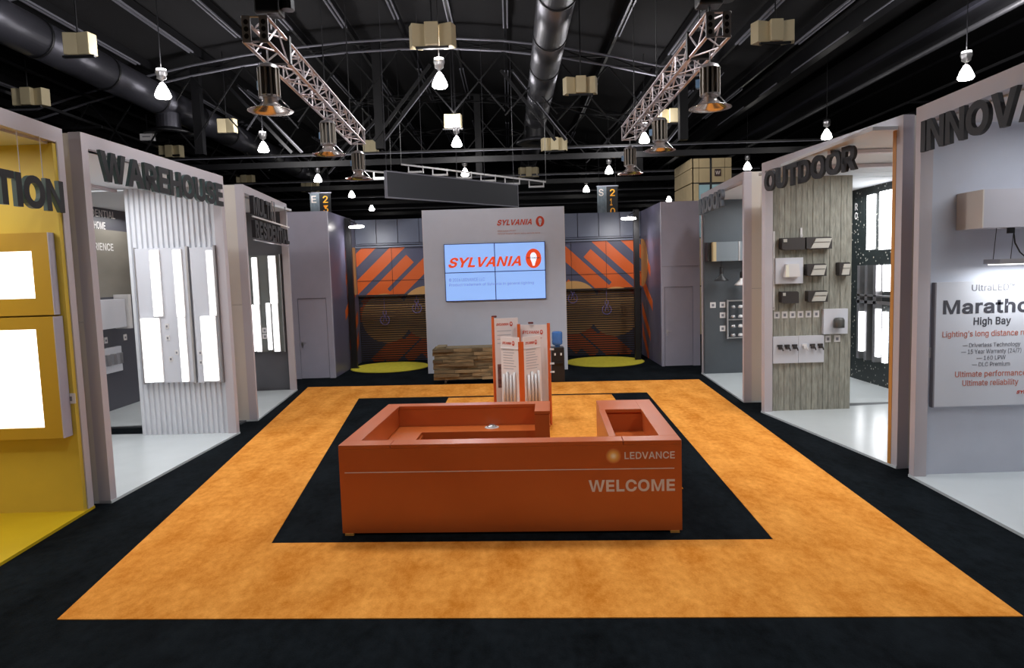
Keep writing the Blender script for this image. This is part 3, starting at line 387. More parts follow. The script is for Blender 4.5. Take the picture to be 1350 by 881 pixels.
# hall lamps
def hall_lamp(x, y, label):
    t = thing('hall_lamp', label, 'lamp', (x, y, 8), 0, 'bright bell lamps hanging from the hall roof')
    MB().lathe([(.0, .62), (.13, .6), (.15, .5), (.12, .42), (.12, .36), (.028, .3), (.05, .24)], (x, y, 8), 16).build('ballast', SILV, t, smooth=True)
    MB().lathe([(.06, .22), (.09, .17), (.14, .08), (.19, -.04), (.205, -.1), (.17, -.15), (.0, -.17)], (x, y, 8), 20).build('glass_shade', GLOW, t, smooth=True)
    MB().tube((x, y, 8.6), (x, y, roofz(x) - .2), .012, 5).build('hanging_rod', BLACK, t)
    return t
LL = ['bright bell lamp just above the word WAREHOUSE, under the left duct', 'bright bell lamp high in the middle of the picture, left of the silver duct', 'bright bell lamp highest on the right, above the INNOVATION booth',
      'bright bell lamp behind the first left pendant, under the left duct', 'bright bell lamp straight below the highest middle one', 'bright bell lamp beside the far end of the right truss',
      'bright bell lamp above the corner of the OUTDOOR header', 'small bell lamp left of the far left pendant', 'small bell lamp in front of the hanging charcoal sign', 'small bell lamp above the banner numbered 210',
      'bright bell lamp over the tan tiled block behind the INDOOR booth', 'small starry bell lamp right of the banner numbered 23', 'small bell lamp left of the banner numbered 210',
      'smallest bell lamp, low behind the left mural room', 'small bell lamp just above the right closet wall']
PROTO = None
for (x, y), l in zip(HALL, LL): hall_lamp(x, y, l)

# cream box clusters
def cluster(x, y, z, label, n=3, s=1.0):
    t = thing('speaker_cluster', label, 'speaker', (x, y, z), 0, 'cream box clusters hanging under the roof')
    for k in range(n):
        a = (k - (n - 1) / 2)
        M = Matrix.Translation((x + a * .37 * s, y + abs(a) * .12, z)) @ Matrix.Rotation(-a * .35, 4, 'Z')
        MB().box(-.165 * s, .165 * s, -.15, .15, -.27 * s, .27 * s, M).build('speaker_box', CREAM, t, bevel=.015)
    MB().tube((x, y, z + .25), (x, y, roofz(x) - .2 if z == 9 else 9.3), .02, 5).box(x - .4 * s, x + .4 * s, y - .05, y + .05, z - .33 * s, z - .28 * s).build('hanger', BLACK, t)
for a in [(-10.7, 17.8, 9, 'cream box cluster in front of the near left duct', 2), (-15.2, 22.4, 9, 'cream box cluster above the mustard booth at far left', 3), (-1.8, 17.9, 9, 'largest cream box cluster, high in the middle', 3, 1.05),
          (7.1, 18.4, 9, 'cream box cluster right of the right truss', 3), (2.5, 23, 9, 'cream box cluster right of the silver duct', 3), (2.07, 29.9, 8.4, 'small cream cluster right of the duct diffuser', 3),
          (-10.9, 27.3, 9, 'cream box pair under the left duct midway', 2), (-15.5, 32.1, 9, 'dim cream cluster under the left duct, above WAREHOUSE', 3), (-6.3, 32.3, 9, 'cream box pair behind the far end of the left truss', 2),
          (-2.1, 27.7, 9, 'small cream pair between the two middle lamps', 2), (6.7, 27.9, 9, 'cream cluster behind the right truss', 3), (-15.7, 41.5, 9, 'tiny cream cluster above the third left booth', 3),
          (1.2, 38.5, 8.5, 'tiny cream cluster above the screen wall corner', 3), (-12.2, 42.7, 8.6, 'tiny cream cluster left of the banner numbered 23', 3)]: cluster(*a)

# big suspended things in the distance
def banner(x0, x1, y, z0, z1, digits, label, mark):
    t = thing('aisle_banner', label, 'banner', (x0, y, z0))
    box('banner_cloth', x0, x1, y, y + .03, z0, z1, RUBBER, t)
    box('grey_stripe', x0, x0 + (x1 - x0) * .45, y - .01, y, z0, z1, mat('banner_grey', (104, 114, 122), .6, var=.25, vscale=4, stretch=(3, 3, 1)), t)
    box('top_bar', x0 - .05, x1 + .05, y - .02, y + .05, z1, z1 + .05, STRIP, t)
    M = Matrix.Translation((0, y - .011, 0))
    text('logo', mark, M @ Matrix.Translation((x0 + .08, 0, z1 - .48)), .25, .36, PRINTW, t, .01)
    h = .42
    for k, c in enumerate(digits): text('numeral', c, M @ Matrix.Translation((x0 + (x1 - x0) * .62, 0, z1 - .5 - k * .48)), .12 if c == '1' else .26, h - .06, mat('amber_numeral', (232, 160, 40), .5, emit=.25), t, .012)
    MB().tube((x0 + .1, y, z1), (x0 + .1, y, 10), .01, 4).tube((x1 - .1, y, z1), (x1 - .1, y, 10), .01, 4).build('cable', BLACK, t)
banner(-10.29, -9.2, 36, 4.6, 7.38, '2300', 'black and grey banner with amber numerals 23 above the left closet wall', 'E')
banner(4.65, 5.72, 36, 4.4, 7.28, '2100', 'black and grey banner with amber numerals 210 above the right mural room', 'S')
t = thing('tan_tower', 'tan tiled block with a dark square emblem rising behind the INDOOR booth', 'tower', (8, 30, 0))
box('core', 8.05, 9.65, 30.05, 33, 0, 7.6, BLACK, t)
for z0, z1 in ((0, 2.1), (2.15, 4.2), (4.25, 6.55), (6.6, 7.2), (7.23, 7.62)):
    for x0, x1 in ((8.0, 8.28), (8.3, 8.76), (8.87, 9.4), (9.42, 9.7)):
        if z1 == 6.55 and .2 < x0 - 8 < 1.3: continue
        box('tile_panel', x0, x1, 30.0, 30.05, z0, z1, TANB, t)
    for y0, y1 in ((30, 30.9), (30.92, 31.9), (31.92, 33)): box('tile_panel', 7.96, 8.05, y0, y1, z0, z1, TANB, t)
box('window_pane', 8.3, 8.76, 30.02, 30.05, 4.25, 6.5, mat('teal_window', (120, 150, 155), .3, emit=.25), t); box('window_pane', 8.87, 9.4, 30.02, 30.05, 4.25, 6.5, MATS['teal_window'], t)
box('emblem_plate', 8.97, 9.24, 29.97, 30.0, 6.85, 7.15, mat('brown_plate', (60, 36, 30), .5), t)
text('emblem', 'W', Matrix.Translation((9.0, 29.965, 6.92)), .2, .15, PRINTW, t)

t = thing('junction_box', 'small white box hung below the branch of the left duct', 'box', (-13.9, 27.2, 8.5))
box('box_body', -14.15, -13.65, 27.0, 27.2, 8.48, 8.74, PLASTIC, t); box('face_slot', -14.05, -13.75, 26.98, 27.0, 8.6, 8.64, PRINTG, t); MB().tube((-13.9, 27.1, 8.74), (-13.9, 27.1, 9.5), .02, 5).build('hanger', BLACK, t)
# hanging charcoal sign and track lights
t = thing('hanging_sign', 'long blank charcoal sign hung at a slant above the screen wall', 'sign', (-1.7, 24, 5.4))
p, q = Vector((-3.84, 22, 0)), Vector((.4, 26.4, 0)); L = (q - p).length
M = Matrix.Translation(p) @ Matrix.Rotation(math.atan2(4.4, 4.24), 4, 'Z')
box('sign_board', .03, L - .03, 0, .1, 5.47, 6.25, mat('charcoal_banner', (56, 58, 64), .6), t, M)
for a in ((0, L, 5.43, 5.47), (0, L, 6.25, 6.29)): box('edge_rail', a[0], a[1], -.01, .11, a[2], a[3], STRIP, t, M)
for a in (0, L - .03): box('end_rail', a, a + .03, -.01, .11, 5.47, 6.25, STRIP, t, M)
for f in (.01, .25, .5, .72, .97):
    c = M @ Vector((L * f, .05, 6.28)); MB().tube(c, (c.x, c.y, 11.5), .006, 4).build('suspension_cable', mat('cable_grey', (70, 70, 76), .5), t)
def track(p, q, n, label, lit):
    t = thing('track_light', label, 'track light', p)
    MB().beam(p, q, .07, .06).build('track', PLASTIC, t)
    p, q = Vector(p), Vector(q)
    for i in range(n):
        c = p.lerp(q, (i + .6) / n); MB().box(c.x - .3, c.x + .3, c.y - .1, c.y + .1, c.z - .27, c.z - .2).box(c.x - .3, c.x - .26, c.y - .02, c.y + .02, c.z - .2, c.z).box(c.x + .26, c.x + .3, c.y - .02, c.y + .02, c.z - .2, c.z).build('flood_fixture', LEDW if lit else PLASTIC, t)
    MB().tube(p, (p.x, p.y, 11.5), .01, 4).tube(q, (q.x, q.y, 10.5), .01, 4).build('cable', BLACK, t)
track((-4.1, 27, 7.27), (1.5, 27, 6.43), 6, 'white track bar with six dark-lensed floods above the charcoal sign', False)
track((-5.5, 27, 7.07), (-4.5, 27, 6.95), 1, 'short white track with one lit flood left of the charcoal sign', True)

# ------------------------------------------------------------ aluminium box trusses over the plaza
def truss(ax, ay, bx, by, z, label):
    t = thing('lighting_truss', label, 'truss', (ax, ay, z), 0)
    A = Vector((ax, ay, 0)); B = Vector((bx, by, 0)); L = (B - A).length; D = (B - A) / L; N = Vector((D.y, -D.x, 0)); s = .155
    def P(l, a, b): return A + D * l + N * (a * s) + Vector((0, 0, z + s + b * s))
    for a, b in ((-1, -1), (1, -1), (1, 1), (-1, 1)): MB().tube(P(0, a, b), P(L, a, b), .024, 8).build('chord', CHROME, t, smooth=True)
    n = int(L / .42); st = L / n
    for (a, b), (c, d) in (((-1, -1), (1, -1)), ((1, -1), (1, 1)), ((1, 1), (-1, 1)), ((-1, 1), (-1, -1))):
        for i in range(n):
            p0, p1 = ((a, b), (c, d)) if i % 2 == 0 else ((c, d), (a, b))
            MB().tube(P(i * st, *p0), P((i + 1) * st, *p1), .013, 5).build('brace', CHROME, t)
            if i % 2 == 0: MB().tube(P(i * st, a, b), P(i * st, c, d), .012, 5).build('rung', CHROME, t)
        MB().tube(P(L, a, b), P(L, c, d), .016, 5).build('rung', CHROME, t)
    for sx in (-1, 1):                                               # end plates with round cut-outs, seen at the near end
        c = P(0, sx * .72, 0); Mx = Matrix.Translation(c) @ Matrix.Rotation(math.atan2(D.y, D.x) - PI / 2, 4, 'Z')
        MB().box(-.055, .055, -.012, .012, -.17, .17, Mx).build('end_plate', mat('grey_plate', (160, 160, 164), .4, .3), t)
        for dz in (-.09, 0, .09): MB().prism(ell(0, dz, .03, .034, 12), -.016, -.012, Mx).build('hole', RUBBER, t)
    for l in (.9, L * .55, L - .8):
        MB().box(-.2, .2, -.05, .05, -.02, .36, Matrix.Translation(P(l, 0, -1)) @ Matrix.Rotation(math.atan2(D.y, D.x) - PI / 2, 4, 'Z')).build('strap', RUBBER, t) if l == .9 else None
        MB().tube(P(l, 0, 1), P(l, 0, 1) + Vector((0, 0, 5)), .012, 5).build('rigging_cable', BLACK, t)
    return P
P1 = truss(-3.2, 9.15, -3.42, 16.1, 6.0, 'silver box truss hanging over the left half of the plaza')
P2 = truss(2.9, 9.5, 2.92, 16.6, 6.0, 'silver box truss hanging over the right half of the plaza')
for (x, y, l) in ((-3.15, 9.6, 'black chain hoist above the near end of the left truss'), (2.85, 9.75, 'black chain hoist above the near end of the right truss')):
    t = thing('chain_hoist', l, 'hoist', (x, y, 6.5))
    MB().box(x - .17, x + .17, y - .14, y + .14, 6.48, 6.85).build('motor', RUBBER, t, bevel=.03)
    MB().tube((x + .25, y, 6.55), (x + .25, y, 6.9), .09, 10).build('chain_bag', RUBBER, t)
    MB().tube((x, y, 6.85), (x, y, 11.5), .015, 5).build('chain', BLACK, t)
    MB().tube((x, y, 6.3), (x, y, 6.5), .02, 5).build('hook', SILV, t)
FIN = mat('grey_fin', (150, 142, 132), .4, .6)
REFL = mat('reflector_aluminium', (225, 215, 210), .18, .9)
def pendant(x, y, zr, label, spin):
    t = thing('high_bay_pendant', label, 'pendant lamp', (x, y, zr), spin, 'high bay pendants hanging from the two trusses')
    W = Matrix.Translation((x, y, zr))
    mb = MB().tube((x, y, zr + .17), (x, y, zr + .56), .1, 16); mb.build('housing', RUBBER, t)
    for k in range(12):
        a = 2 * PI * k / 12; Mx = W @ Matrix.Rotation(a, 4, 'Z')
        MB().box(.07, .145, -.012, .012, .17, .56, Mx).build('cooling_fin', FIN, t)
    MB().lathe([(.15, .55), (.12, .6), (.05, .63)], (x, y, zr), 16).build('top_cap', SILV, t, smooth=True); MB().lathe([(.09, .17), (.13, .16), (.15, .19)], (x, y, zr), 16).build('collar', SILV, t, smooth=True)
    MB().lathe([(.09, .17), (.11, .1), (.19, .035), (.3, 0), (.305, -.006), (.3, -.006), (.19, .028), (.1, .095), (.0, .12)], (x, y, zr), 32).build('reflector', REFL, t, smooth=True)
    MB().box(.13, .2, -.04, .04, .3, .42, W @ Matrix.Rotation(2.6, 4, 'Z')).build('driver_box', mat('pale_blue_label', (120, 160, 200), .5), t)
    MB().tube((x + .1, y, zr + .2), (x + .26, y, zr + .03), .008, 5).build('safety_wire', SILV, t)
    MB().tube((x, y, zr + .6), (x, y, 6.03), .012, 6).build('hanging_rod', SILV, t)
    light('pendant_fill', 'SPOT', (x, y, zr + .0), 85, (1, .98, .96), spot_size=math.radians(140), spot_blend=.6, shadow_soft_size=.15)  # spot added inside the pendant to brighten the plaza
for i, a in enumerate([(-3.2, 9.56, 5.22, 'largest left pendant, at the near end of the left truss'), (-3.3, 12.95, 5.22, 'middle pendant of the left truss'), (-3.42, 16.0, 5.2, 'smallest left pendant, at the far end of the left truss'),
          (2.98, 10.17, 5.22, 'largest right pendant, at the near end of the right truss'), (3.0, 13.6, 5.22, 'middle pendant of the right truss'), (2.93, 16.5, 5.2, 'smallest right pendant, at the far end of the right truss')]): pendant(*a, 0)

# ------------------------------------------------------------ carpets
ring_o = [(-4.06, 5.75), (4.08, 5.31), (4.85, 17.68), (-5.58, 18.35)]
ring_i = [(-2.74, 7.35), (2.71, 7.03), (3.16, 16.03), (-3.77, 16.4)]
mb = MB()
for k in range(4):
    a, b, c, d = ring_o[k], ring_o[(k + 1) % 4], ring_i[(k + 1) % 4], ring_i[k]
    mb.slab([a, b, c, d], -.02, .008)
tag(mb.build('orange_carpet', CARO), 'wide orange carpet band framing the black carpet around the reception desk', 'carpet')
tag(MB().slab([(-1.62, 9), (2.2, 8.8), (2.3, 15.9), (-1.56, 16.08)], -.02, .008).build('orange_carpet', CARO), 'orange carpet walkway behind and inside the reception desk', 'carpet')
for x, y, l in ((-3.98, 22.0, 'round yellow rug in front of the left mural'), (2.95, 21.75, 'round yellow rug in front of the right mural')):
    t = thing('round_rug', l, 'rug', (x, y, 0), 0, 'round yellow rugs in the mural rooms')
    MB().lathe([(0, .02), (1.23, .02), (1.25, .01), (1.25, 0)], (x, y, 0), 48).build('pile', LIME, t); MB().lathe([(1.25, .0), (1.26, .012), (1.24, .022), (1.22, .02)], (x, y, 0), 48).build('edge_binding', mat('rug_edge', (170, 158, 30), .9), t)

# ------------------------------------------------------------ exhibit booths
H = 4.88
def booth(name_label, A, B, depth, side_d, floor_m, wall_cols, hdr=.19, pw=.13, far_post=.14):
    """A, B: the front plane's left and right foot seen from the plaza"""
    A = Vector((*A, 0)); B = Vector((*B, 0)); d = (B - A); L = d.length; rz = math.atan2(d.y, d.x)
    t = thing('exhibit_booth', name_label, 'booth', A, rz)
    M = wm(t)
    far, near = (1, 0) if B.y > A.y else (0, 1)
    box('front_post', 0, pw, 0, .16, 0, H - hdr, FRAME, t, M); box('front_post', L - pw, L, 0, .16, 0, H - hdr, FRAME, t, M)
    box('header', 0, L, 0, .16, H - hdr, H, FRAME, t, M)
    # side walls: the near one is seen from outside
    nx0, nx1 = (0.002, .1) if near == 0 else (L - .1, L - .002)
    zc = 2.44
    for z0, z1 in ((0, zc - .004), (zc + .004, H - .01)): box('side_panel', nx0, nx1, .16, side_d, z0, z1, BEIGE, t, M)
    box('floor_panel', 0 if far else .0, L, -.01, depth, .001, .035, floor_m, t, M)
    return t, M, L
GLASSC = mat('ceiling_fabric', (214, 218, 222), .7)
# -- mustard booth (left, nearest)
b, M, L = booth('mustard booth at the far left whose hanging letters end in TION', (-5.32, 4.2), (-5.56, 8.76), 4, 4, YFLOOR, None)
box('display_wall', -9.5, -5.57, 8.56, 8.7, 0, H - .2, YWALL, b)
box('back_wall', -9.5, -9.4, 4.2, 8.6, 0, H - .2, YWALL, b)
box('ceiling_panel', -9.4, -5.62, 4.4, 8.56, H - .22, H - .16, GLASSC, b)
light('booth_fill_light', 'AREA', (-7.3, 6.8, 4.6), 85, (1, .96, .92), size=2.4)  # added area light without a fixture, brightens the mustard booth
s = thing('booth_sign', 'charcoal block letters TION hung across the mustard booth opening', 'sign', (-5.5, 7.4, 3.8))
sign(s, 'TION', Matrix.Translation((-5.49, 7.36, 3.82)) @ Matrix.Rotation(PI / 2 + .03, 4, 'Z'), 1.2, .38, LETTER, .05, LETSIDE)
for y in (7.5, 7.9, 8.28, 8.58): MB().tube((-5.53, y, 4.2), (-5.53, y, 4.7), .006, 4).build('clear_hanger', PLASTIC, s)
for (z0, z1, lx0, lx1, lz0, lz1, x1, y, l) in ((2.57, 3.58, -6.5, -5.86, 2.78, 3.36, -5.65, 8.44, 'upper mustard light box with a small glowing panel'), (1.03, 2.55, -6.6, -5.85, 1.17, 2.4, -5.63, 8.38, 'lower mustard light box with a tall glowing panel')):
    t = thing('light_box', l, 'light box', (-6.1, 8.4, z0))
    x0 = -6.8
    box('left_rail', x0, lx0, y, 8.555, z0, z1, YBOX, t); box('right_rail', lx1, x1, y, 8.555, z0, z1, YBOX, t)
    box('bottom_rail', lx0, lx1, y, 8.555, z0, lz0, YBOX, t); box('top_rail', lx0, lx1, y, 8.555, lz1, z1, YBOX, t)
    box('lit_panel', lx0, lx1, y + .03, y + .06, lz0, lz1, LEDW, t)
    box('side_cheek', x1, x1 + .012, y, 8.55, z0, z1, LAV, t)
def plate(x, y, z, label, w=.13, h=.13, m=PLASTIC, grp=None):
    t = thing('wall_plate', label, 'label plate', (x, y, z), 0, grp)
    box('plate', x - w / 2, x + w / 2, y - .012, y, z - h / 2, z + h / 2, m, t); box('print', x - w * .22, x + w * .22, y - .014, y - .012, z - h * .25, z + h * .2, PRINTG, t)
    return t
plate(-5.62, 8.56, 1.5, 'small pale plate on the mustard wall right of the lower light box', .14)

# -- warehouse booth
b, M, L = booth('booth with WAREHOUSE lettering and white corrugated display wall', (-5.44, 8.93), (-5.30, 12.95), 4.6, 4.0, FLOORW, None)
mb = MB(); n = 17; x0, x1 = -7.14, -5.46; st = (x1 - x0) / n; prof = []
for i in range(n):
    a = x0 + i * st; prof += [(a, 12.9), (a + st * .3, 12.9), (a + st * .45, 12.86), (a + st * .8, 12.86), (a + st * .95, 12.9)]
prof.append((x1, 12.9)); prof += [(x1, 13.0), (x0, 13.0)]
k = len(prof)
mb.slab(prof, .035, 4.7).build('corrugated_sheet', mat('white_corrugated', (214, 216, 222), .4), b)
box('display_wall_core', -7.16, -5.44, 13.0, 13.12, 0, 4.72, WHITE, b)
box('ceiling_panel', -9.3, -5.5, 9.1, 12.98, 4.69, 4.74, GLASSC, b)
MB().beam((-7.3, 9.1, 4.66), (-7.3, 12.9, 4.66), .08, .05).build('ceiling_rail', FRAME, b)
light('booth_fill_light', 'AREA', (-7.3, 11, 4.62), 110, (.97, .98, 1), size=2.4)  # fill added under the warehouse ceiling panel, no fixture built
s = thing('booth_sign', 'charcoal block letters reading WAREHOUSE in the left booth opening', 'sign', (-5.4, 9.1, 4.3))
sign(s, 'WAREHOUSE', Matrix.Translation((-5.41, 9.2, 4.3)) @ Matrix.Rotation(PI / 2 - .035, 4, 'Z'), 3.56, .4, LETTER, .05, LETSIDE)
t = thing('display_board', 'wide white board carrying lit troffers on the corrugated wall', 'display board', (-6.5, 12.84, 1.05))
box('board', -6.97, -6.03, 12.8, 12.855, 1.05, 3.58, CLOUD, t); box('divider_rail', -6.03, -5.99, 12.79, 12.855, 1.03, 3.6, SILV, t)
box('frame_edge', -6.99, -6.97, 12.79, 12.855, 1.03, 3.6, SILV, t)
t = thing('display_board', 'narrow white board right of the wide one on the corrugated wall', 'display board', (-5.7, 12.84, 1.05))
box('board', -5.95, -5.5, 12.8, 12.855, 1.03, 3.57, CLOUD, t); box('frame_edge', -5.5, -5.47, 12.77, 12.855, 1.02, 3.6, mat('aluminium_edge', (150, 146, 148), .35, .6), t)
def fixture(x0, x1, y, z0, z1, label, grp, n=1, dep=.05):
    t = thing('linear_light', label, 'light fixture', ((x0 + x1) / 2, y, z0), 0, grp)
    box('housing', x0 - .015, x1 + .015, y - dep * .6, y, z0 - .015, z1 + .015, PLASTIC, t)
    w = (x1 - x0) / n
    for i in range(n): box('lens', x0 + i * w + .008, x0 + (i + 1) * w - .008, y - dep, y - dep * .6, z0, z1, LED, t)
G = 'lit fixtures on the corrugated wall'
for a in ((-6.68, -6.52, 2.32, 3.53, 'upper left lit tube fixture on the corrugated wall', 2), (-6.25, -6.11, 2.3, 3.53, 'upper middle lit tube fixture on the corrugated wall', 1), (-5.63, -5.52, 2.3, 3.5, 'upper right lit tube fixture on the corrugated wall', 1),
          (-6.94, -6.6, 1.08, 2.27, 'lower left wide lit troffer on the corrugated wall', 2), (-6.24, -6.12, 1.07, 2.27, 'lower middle lit tube fixture on the corrugated wall', 1), (-5.82, -5.55, 1.07, 2.28, 'lower right wide lit troffer on the corrugated wall', 1)):
    fixture(a[0], a[1], 12.8, a[2], a[3], a[4], G, a[5])
for i, (x, z) in enumerate(((-6.47, 2.12), (-6.47, 1.9), (-6.44, 1.5), (-6.32, 1.62), (-5.88, 1.6), (-5.88, 1.42))): plate(x, 12.8, z, ['topmost tiny label right of the lower left troffer', 'second tiny label down, right of the lower left troffer', 'lowest tiny label right of the lower left troffer', 'tiny label just left of the lower middle tube fixture', 'upper tiny label left of the lower right troffer', 'lower tiny label left of the lower right troffer'][i], .07, .09, PLASTIC, 'labels on the corrugated wall')
# rear of the left row: slate wall with lettering
r = thing('rear_display_wall', 'slate wall with white lettering seen behind the corrugated wall', 'display wall', (-9.3, 16, 0))
box('slate_panel', -9.5, -9.3, 13.6, 18.2, 0, 4.72, mat('slate_print', (78, 78, 86), .45), r)
box('photo_print', -9.3, -9.29, 14.6, 17.3, 2.65, 4.2, mat('blurred_photo', (120, 116, 108), .4, var=.35, vscale=.8, stretch=(.2, .3, 1)), r)
box('ceiling_panel', -9.3, -5.6, 14.25, 17.88, 4.69, 4.74, GLASSC, r); box('ceiling_panel', -9.3, -7.2, 13.14, 14.25, 4.69, 4.74, GLASSC, r)
box('floor_panel', -9.3, -5.6, 13.75, 14.05, .001, .03, mat('dark_threshold', (70, 74, 78), .5), r); box('floor_panel', -9.3, -7.4, 14.05, 18.2, .001, .034, FLOORW, r)
for txt, y, z, w in (('RESIDENTIAL', 14.9, 4.47, 1.42), ('SMART HOME', 14.9, 4.2, 1.0), ('EXPERIENCE', 14.9, 3.72, 1.25)):
    text('lettering', txt, Matrix.Translation((-9.285, y - .0, z)) @ Matrix.Rotation(PI / 2, 4, 'Z'), w, .17, PLASTIC, r, .01)
light('booth_fill_light', 'AREA', (-8.4, 16, 4.5), 40, (1, .98, .95), size=1.5)  # unseen fill light added in front of the slate rear wall
t = thing('wall_shelf', 'pale box cabinet on the slate rear wall', 'shelf', (-9.2, 15.8, 1.9))
box('cabinet_box', -9.29, -9.0, 15.0, 15.95, 1.95, 2.6, CLOUD, t); box('side_bracket', -9.29, -8.95, 16.0, 16.12, 1.9, 2.7, PLASTIC, t)
t = thing('wall_display', 'pale tray with small fixtures low on the slate rear wall', 'display board', (-9.2, 15.7, .9))
box('tray', -9.29, -9.2, 15.2, 16.0, .92, 1.5, CLOUD, t)
for y in (15.35, 15.6, 15.85): MB().box(-9.2, -9.12, y - .06, y + .06, 1.1, 1.35).build('sample', SILV, t)
for y, l in ((15.2, 'nearest tiny plate on the slate rear wall'), (15.38, 'second tiny plate from the near end of the slate rear wall'), (15.56, 'third tiny plate from the near end of the slate rear wall'), (16.35, 'tiny plate alone at the far end of the slate rear wall')): t = thing('wall_plate', l, 'label plate', (-9.3, y, 1.65), 0, 'plates on the slate rear wall'); box('plate', -9.3, -9.28, y - .06, y + .06, 1.6, 1.74, PLASTIC, t); box('print', -9.28, -9.278, y - .03, y + .03, 1.64, 1.69, PRINTG, t)

# -- multi residential booth
b, M, L = booth('dark-walled booth beyond the WAREHOUSE booth on the left', (-5.37, 14.07), (-5.73, 17.9), 3.6, 1.75, FLOORW, None, hdr=.16, pw=.1)
box('display_wall', -9.3, -5.8, 17.9, 18.05, 0, 4.72, MRW, b)
box('side_extension', -7.1, -5.42, 14.1, 14.2, 0, 4.85, BEIGE, b)
s = thing('booth_sign', 'two-line charcoal lettering MULTI RESIDENTIAL on pale rails', 'sign', (-5.4, 14.3, 3.8))
Mx = Matrix.Translation((-5.34, 14.3, 0)) @ Matrix.Rotation(PI / 2 + .094, 4, 'Z')
sign(s, 'MULTI', Mx @ Matrix.Translation((0, 0, 4.3)), 1.45, .38, LETTER, .08)
sign(s, 'RESIDENTIAL', Mx @ Matrix.Translation((.05, 0, 3.82)), 3.1, .36, LETTER, .08)
box('rail', 0, 3.3, -.06, -.03, 4.24, 4.27, PLASTIC, s, Mx); box('rail', 0, 3.3, -.06, -.03, 3.76, 3.785, SILV, s, Mx)
for u in (1.7, 1.9, 3.0): box('hanger_bar', u, u + .025, -.05, -.03, 4.27, 4.75, SILV, s, Mx)
t = thing('display_board', 'grey board with lit strips on the dark wall behind the two-line sign', 'display board', (-6.4, 17.85, 1))
box('board', -6.8, -5.98, 17.84, 17.9, 1.06, 3.58, mat('grey_board', (110, 114, 112), .5), t); box('frame_edge', -5.98, -5.95, 17.82, 17.9, 1.05, 3.6, SILV, t)
for a in ((-6.69, -6.56, 2.32, 3.52, 'upper left lit strip on the dark booth wall'), (-6.79, -6.71, 1.09, 2.3, 'lower far left lit strip on the dark booth wall'), (-6.68, -6.57, 1.08, 2.3, 'second lower lit strip on the dark booth wall'),
          (-6.26, -6.08, 2.33, 3.55, 'upper right lit strip on the dark booth wall'), (-6.39, -6.29, 1.12, 2.33, 'third lower lit strip on the dark booth wall'), (-6.23, -6.09, 1.07, 2.32, 'lower right lit strip on the dark booth wall')): fixture(a[0], a[1], 17.84, a[2], a[3], a[4], 'lit strips on the dark left booth wall')
plate(-6.47, 17.84, 1.63, 'upper small plate between the lower lit strips', .13, .13); plate(-6.47, 17.84, 1.47, 'lower small plate between the lower lit strips', .13, .13)

# -- closets with doors
def closet(x0, x1, y, dx0, dx1, label, side):
    t = thing('storage_closet', label, 'closet', ((x0 + x1) / 2, y, 0))
    dz = 2.36
    box('wall_panel', x0, dx0 - .012, y, y + .1, 0, H, LAV, t); box('wall_panel', dx1 + .012, x1, y, y + .1, 0, H, LAV, t)
    box('wall_panel', dx0 - .012, dx1 + .012, y, y + .1, dz + .012, H, LAV, t)
    dr = box('door_leaf', dx0, dx1, y + .012, y + .06, 0.01, dz, LAV, t)
    box('reveal', dx0 - .012, dx1 + .012, y + .07, y + .09, 0, dz + .012, RUBBER, t)
    hx = dx0 + .07; h = MB().box(hx - .03, hx + .03, y - .005, y + .012, .98, 1.1).tube((hx, y, 1.06), (hx, y - .05, 1.06), .012, 6).tube((hx, y - .05, 1.06), (hx + .12, y - .05, 1.06), .011, 6)
    h.build('handle', SILV, dr)
    MB().tube((hx, y, .94), (hx, y - .015, .94), .02, 8).build('lock', SILV, dr)
    return t
c1 = closet(-6.5, -5.25, 20.0, -6.24, -5.42, 'left lavender closet wall with a flush door', 1)
c2 = closet(4.48, 5.62, 20.3, 4.57, 5.4, 'right lavender closet wall with a flush door', -1)
box('inner_side_wall', -5.35, -5.25, 20.1, 23.6, 0, H, NAVY, c1); box('inner_side_wall', 4.48, 4.58, 20.4, 23.5, 0, H, NAVY, c2)
box('top_seam', 4.48, 5.62, 20.29, 20.3, 2.98, 2.985, PRINTG, c2)

# -- white screen wall
t = thing('screen_wall', 'tall pale grey wall carrying the video screens in the centre back', 'partition wall', (-.45, 20.3, 0))
box('wall_panel', -2.52, 1.62, 20.3, 20.6, 0, 4.84, SCRW, t); box('edge_trim', -2.545, -2.52, 20.3, 20.6, 0, 4.84, WHITE, t); box('edge_trim', 1.62, 1.645, 20.3, 20.6, 0, 4.84, WHITE, t)
def slogo(parent, x0, z0, w, h, rx, rcx, rcz, rr, rz, y, mr, mw, dark=None):
    M = Matrix.Translation((x0, y, z0))
    text('lettering', 'SYLVANIA', M, w, h, mr, parent, .03, .3, .004)
    MB().prism(ell(rcx, rcz, rr, rz, 36), y - .004, y).build('logo_ring', mr, parent)
    b_ = rr * .42
    bulb = ell(rcx, rcz + rz * .12, b_, rz * .5, 20, -PI * .2, PI * 1.2) + [(rcx - b_ * .45, rcz - rz * .5), (rcx - b_ * .3, rcz - rz * .75), (rcx + b_ * .3, rcz - rz * .75), (rcx + b_ * .45, rcz - rz * .5)]
    MB().prism(bulb, y - .008, y - .004).build('logo_bulb', mw, parent)
    text('logo_band', 'SYLVANIA', Matrix.Translation((rcx - rr * .8, y - .009, rcz - rz * .02)), rr * 1.6, rz * .16, mr if dark is None else dark, parent, .02)
slogo(t, -.34, 4.33, 1.02, .17, 0, .925, 4.42, .125, .155, 20.3, RED, SCRW, RED)
text('fine_print', 'Official Licensee of Product', Matrix.Translation((-.34, 20.3, 4.15)), .55, .045, PRINTR, t, 0)
text('fine_print', 'Trademark Sylvania in General Lighting used under license', Matrix.Translation((-.34, 20.3, 4.06)), 1.26, .05, PRINTR, t, 0)
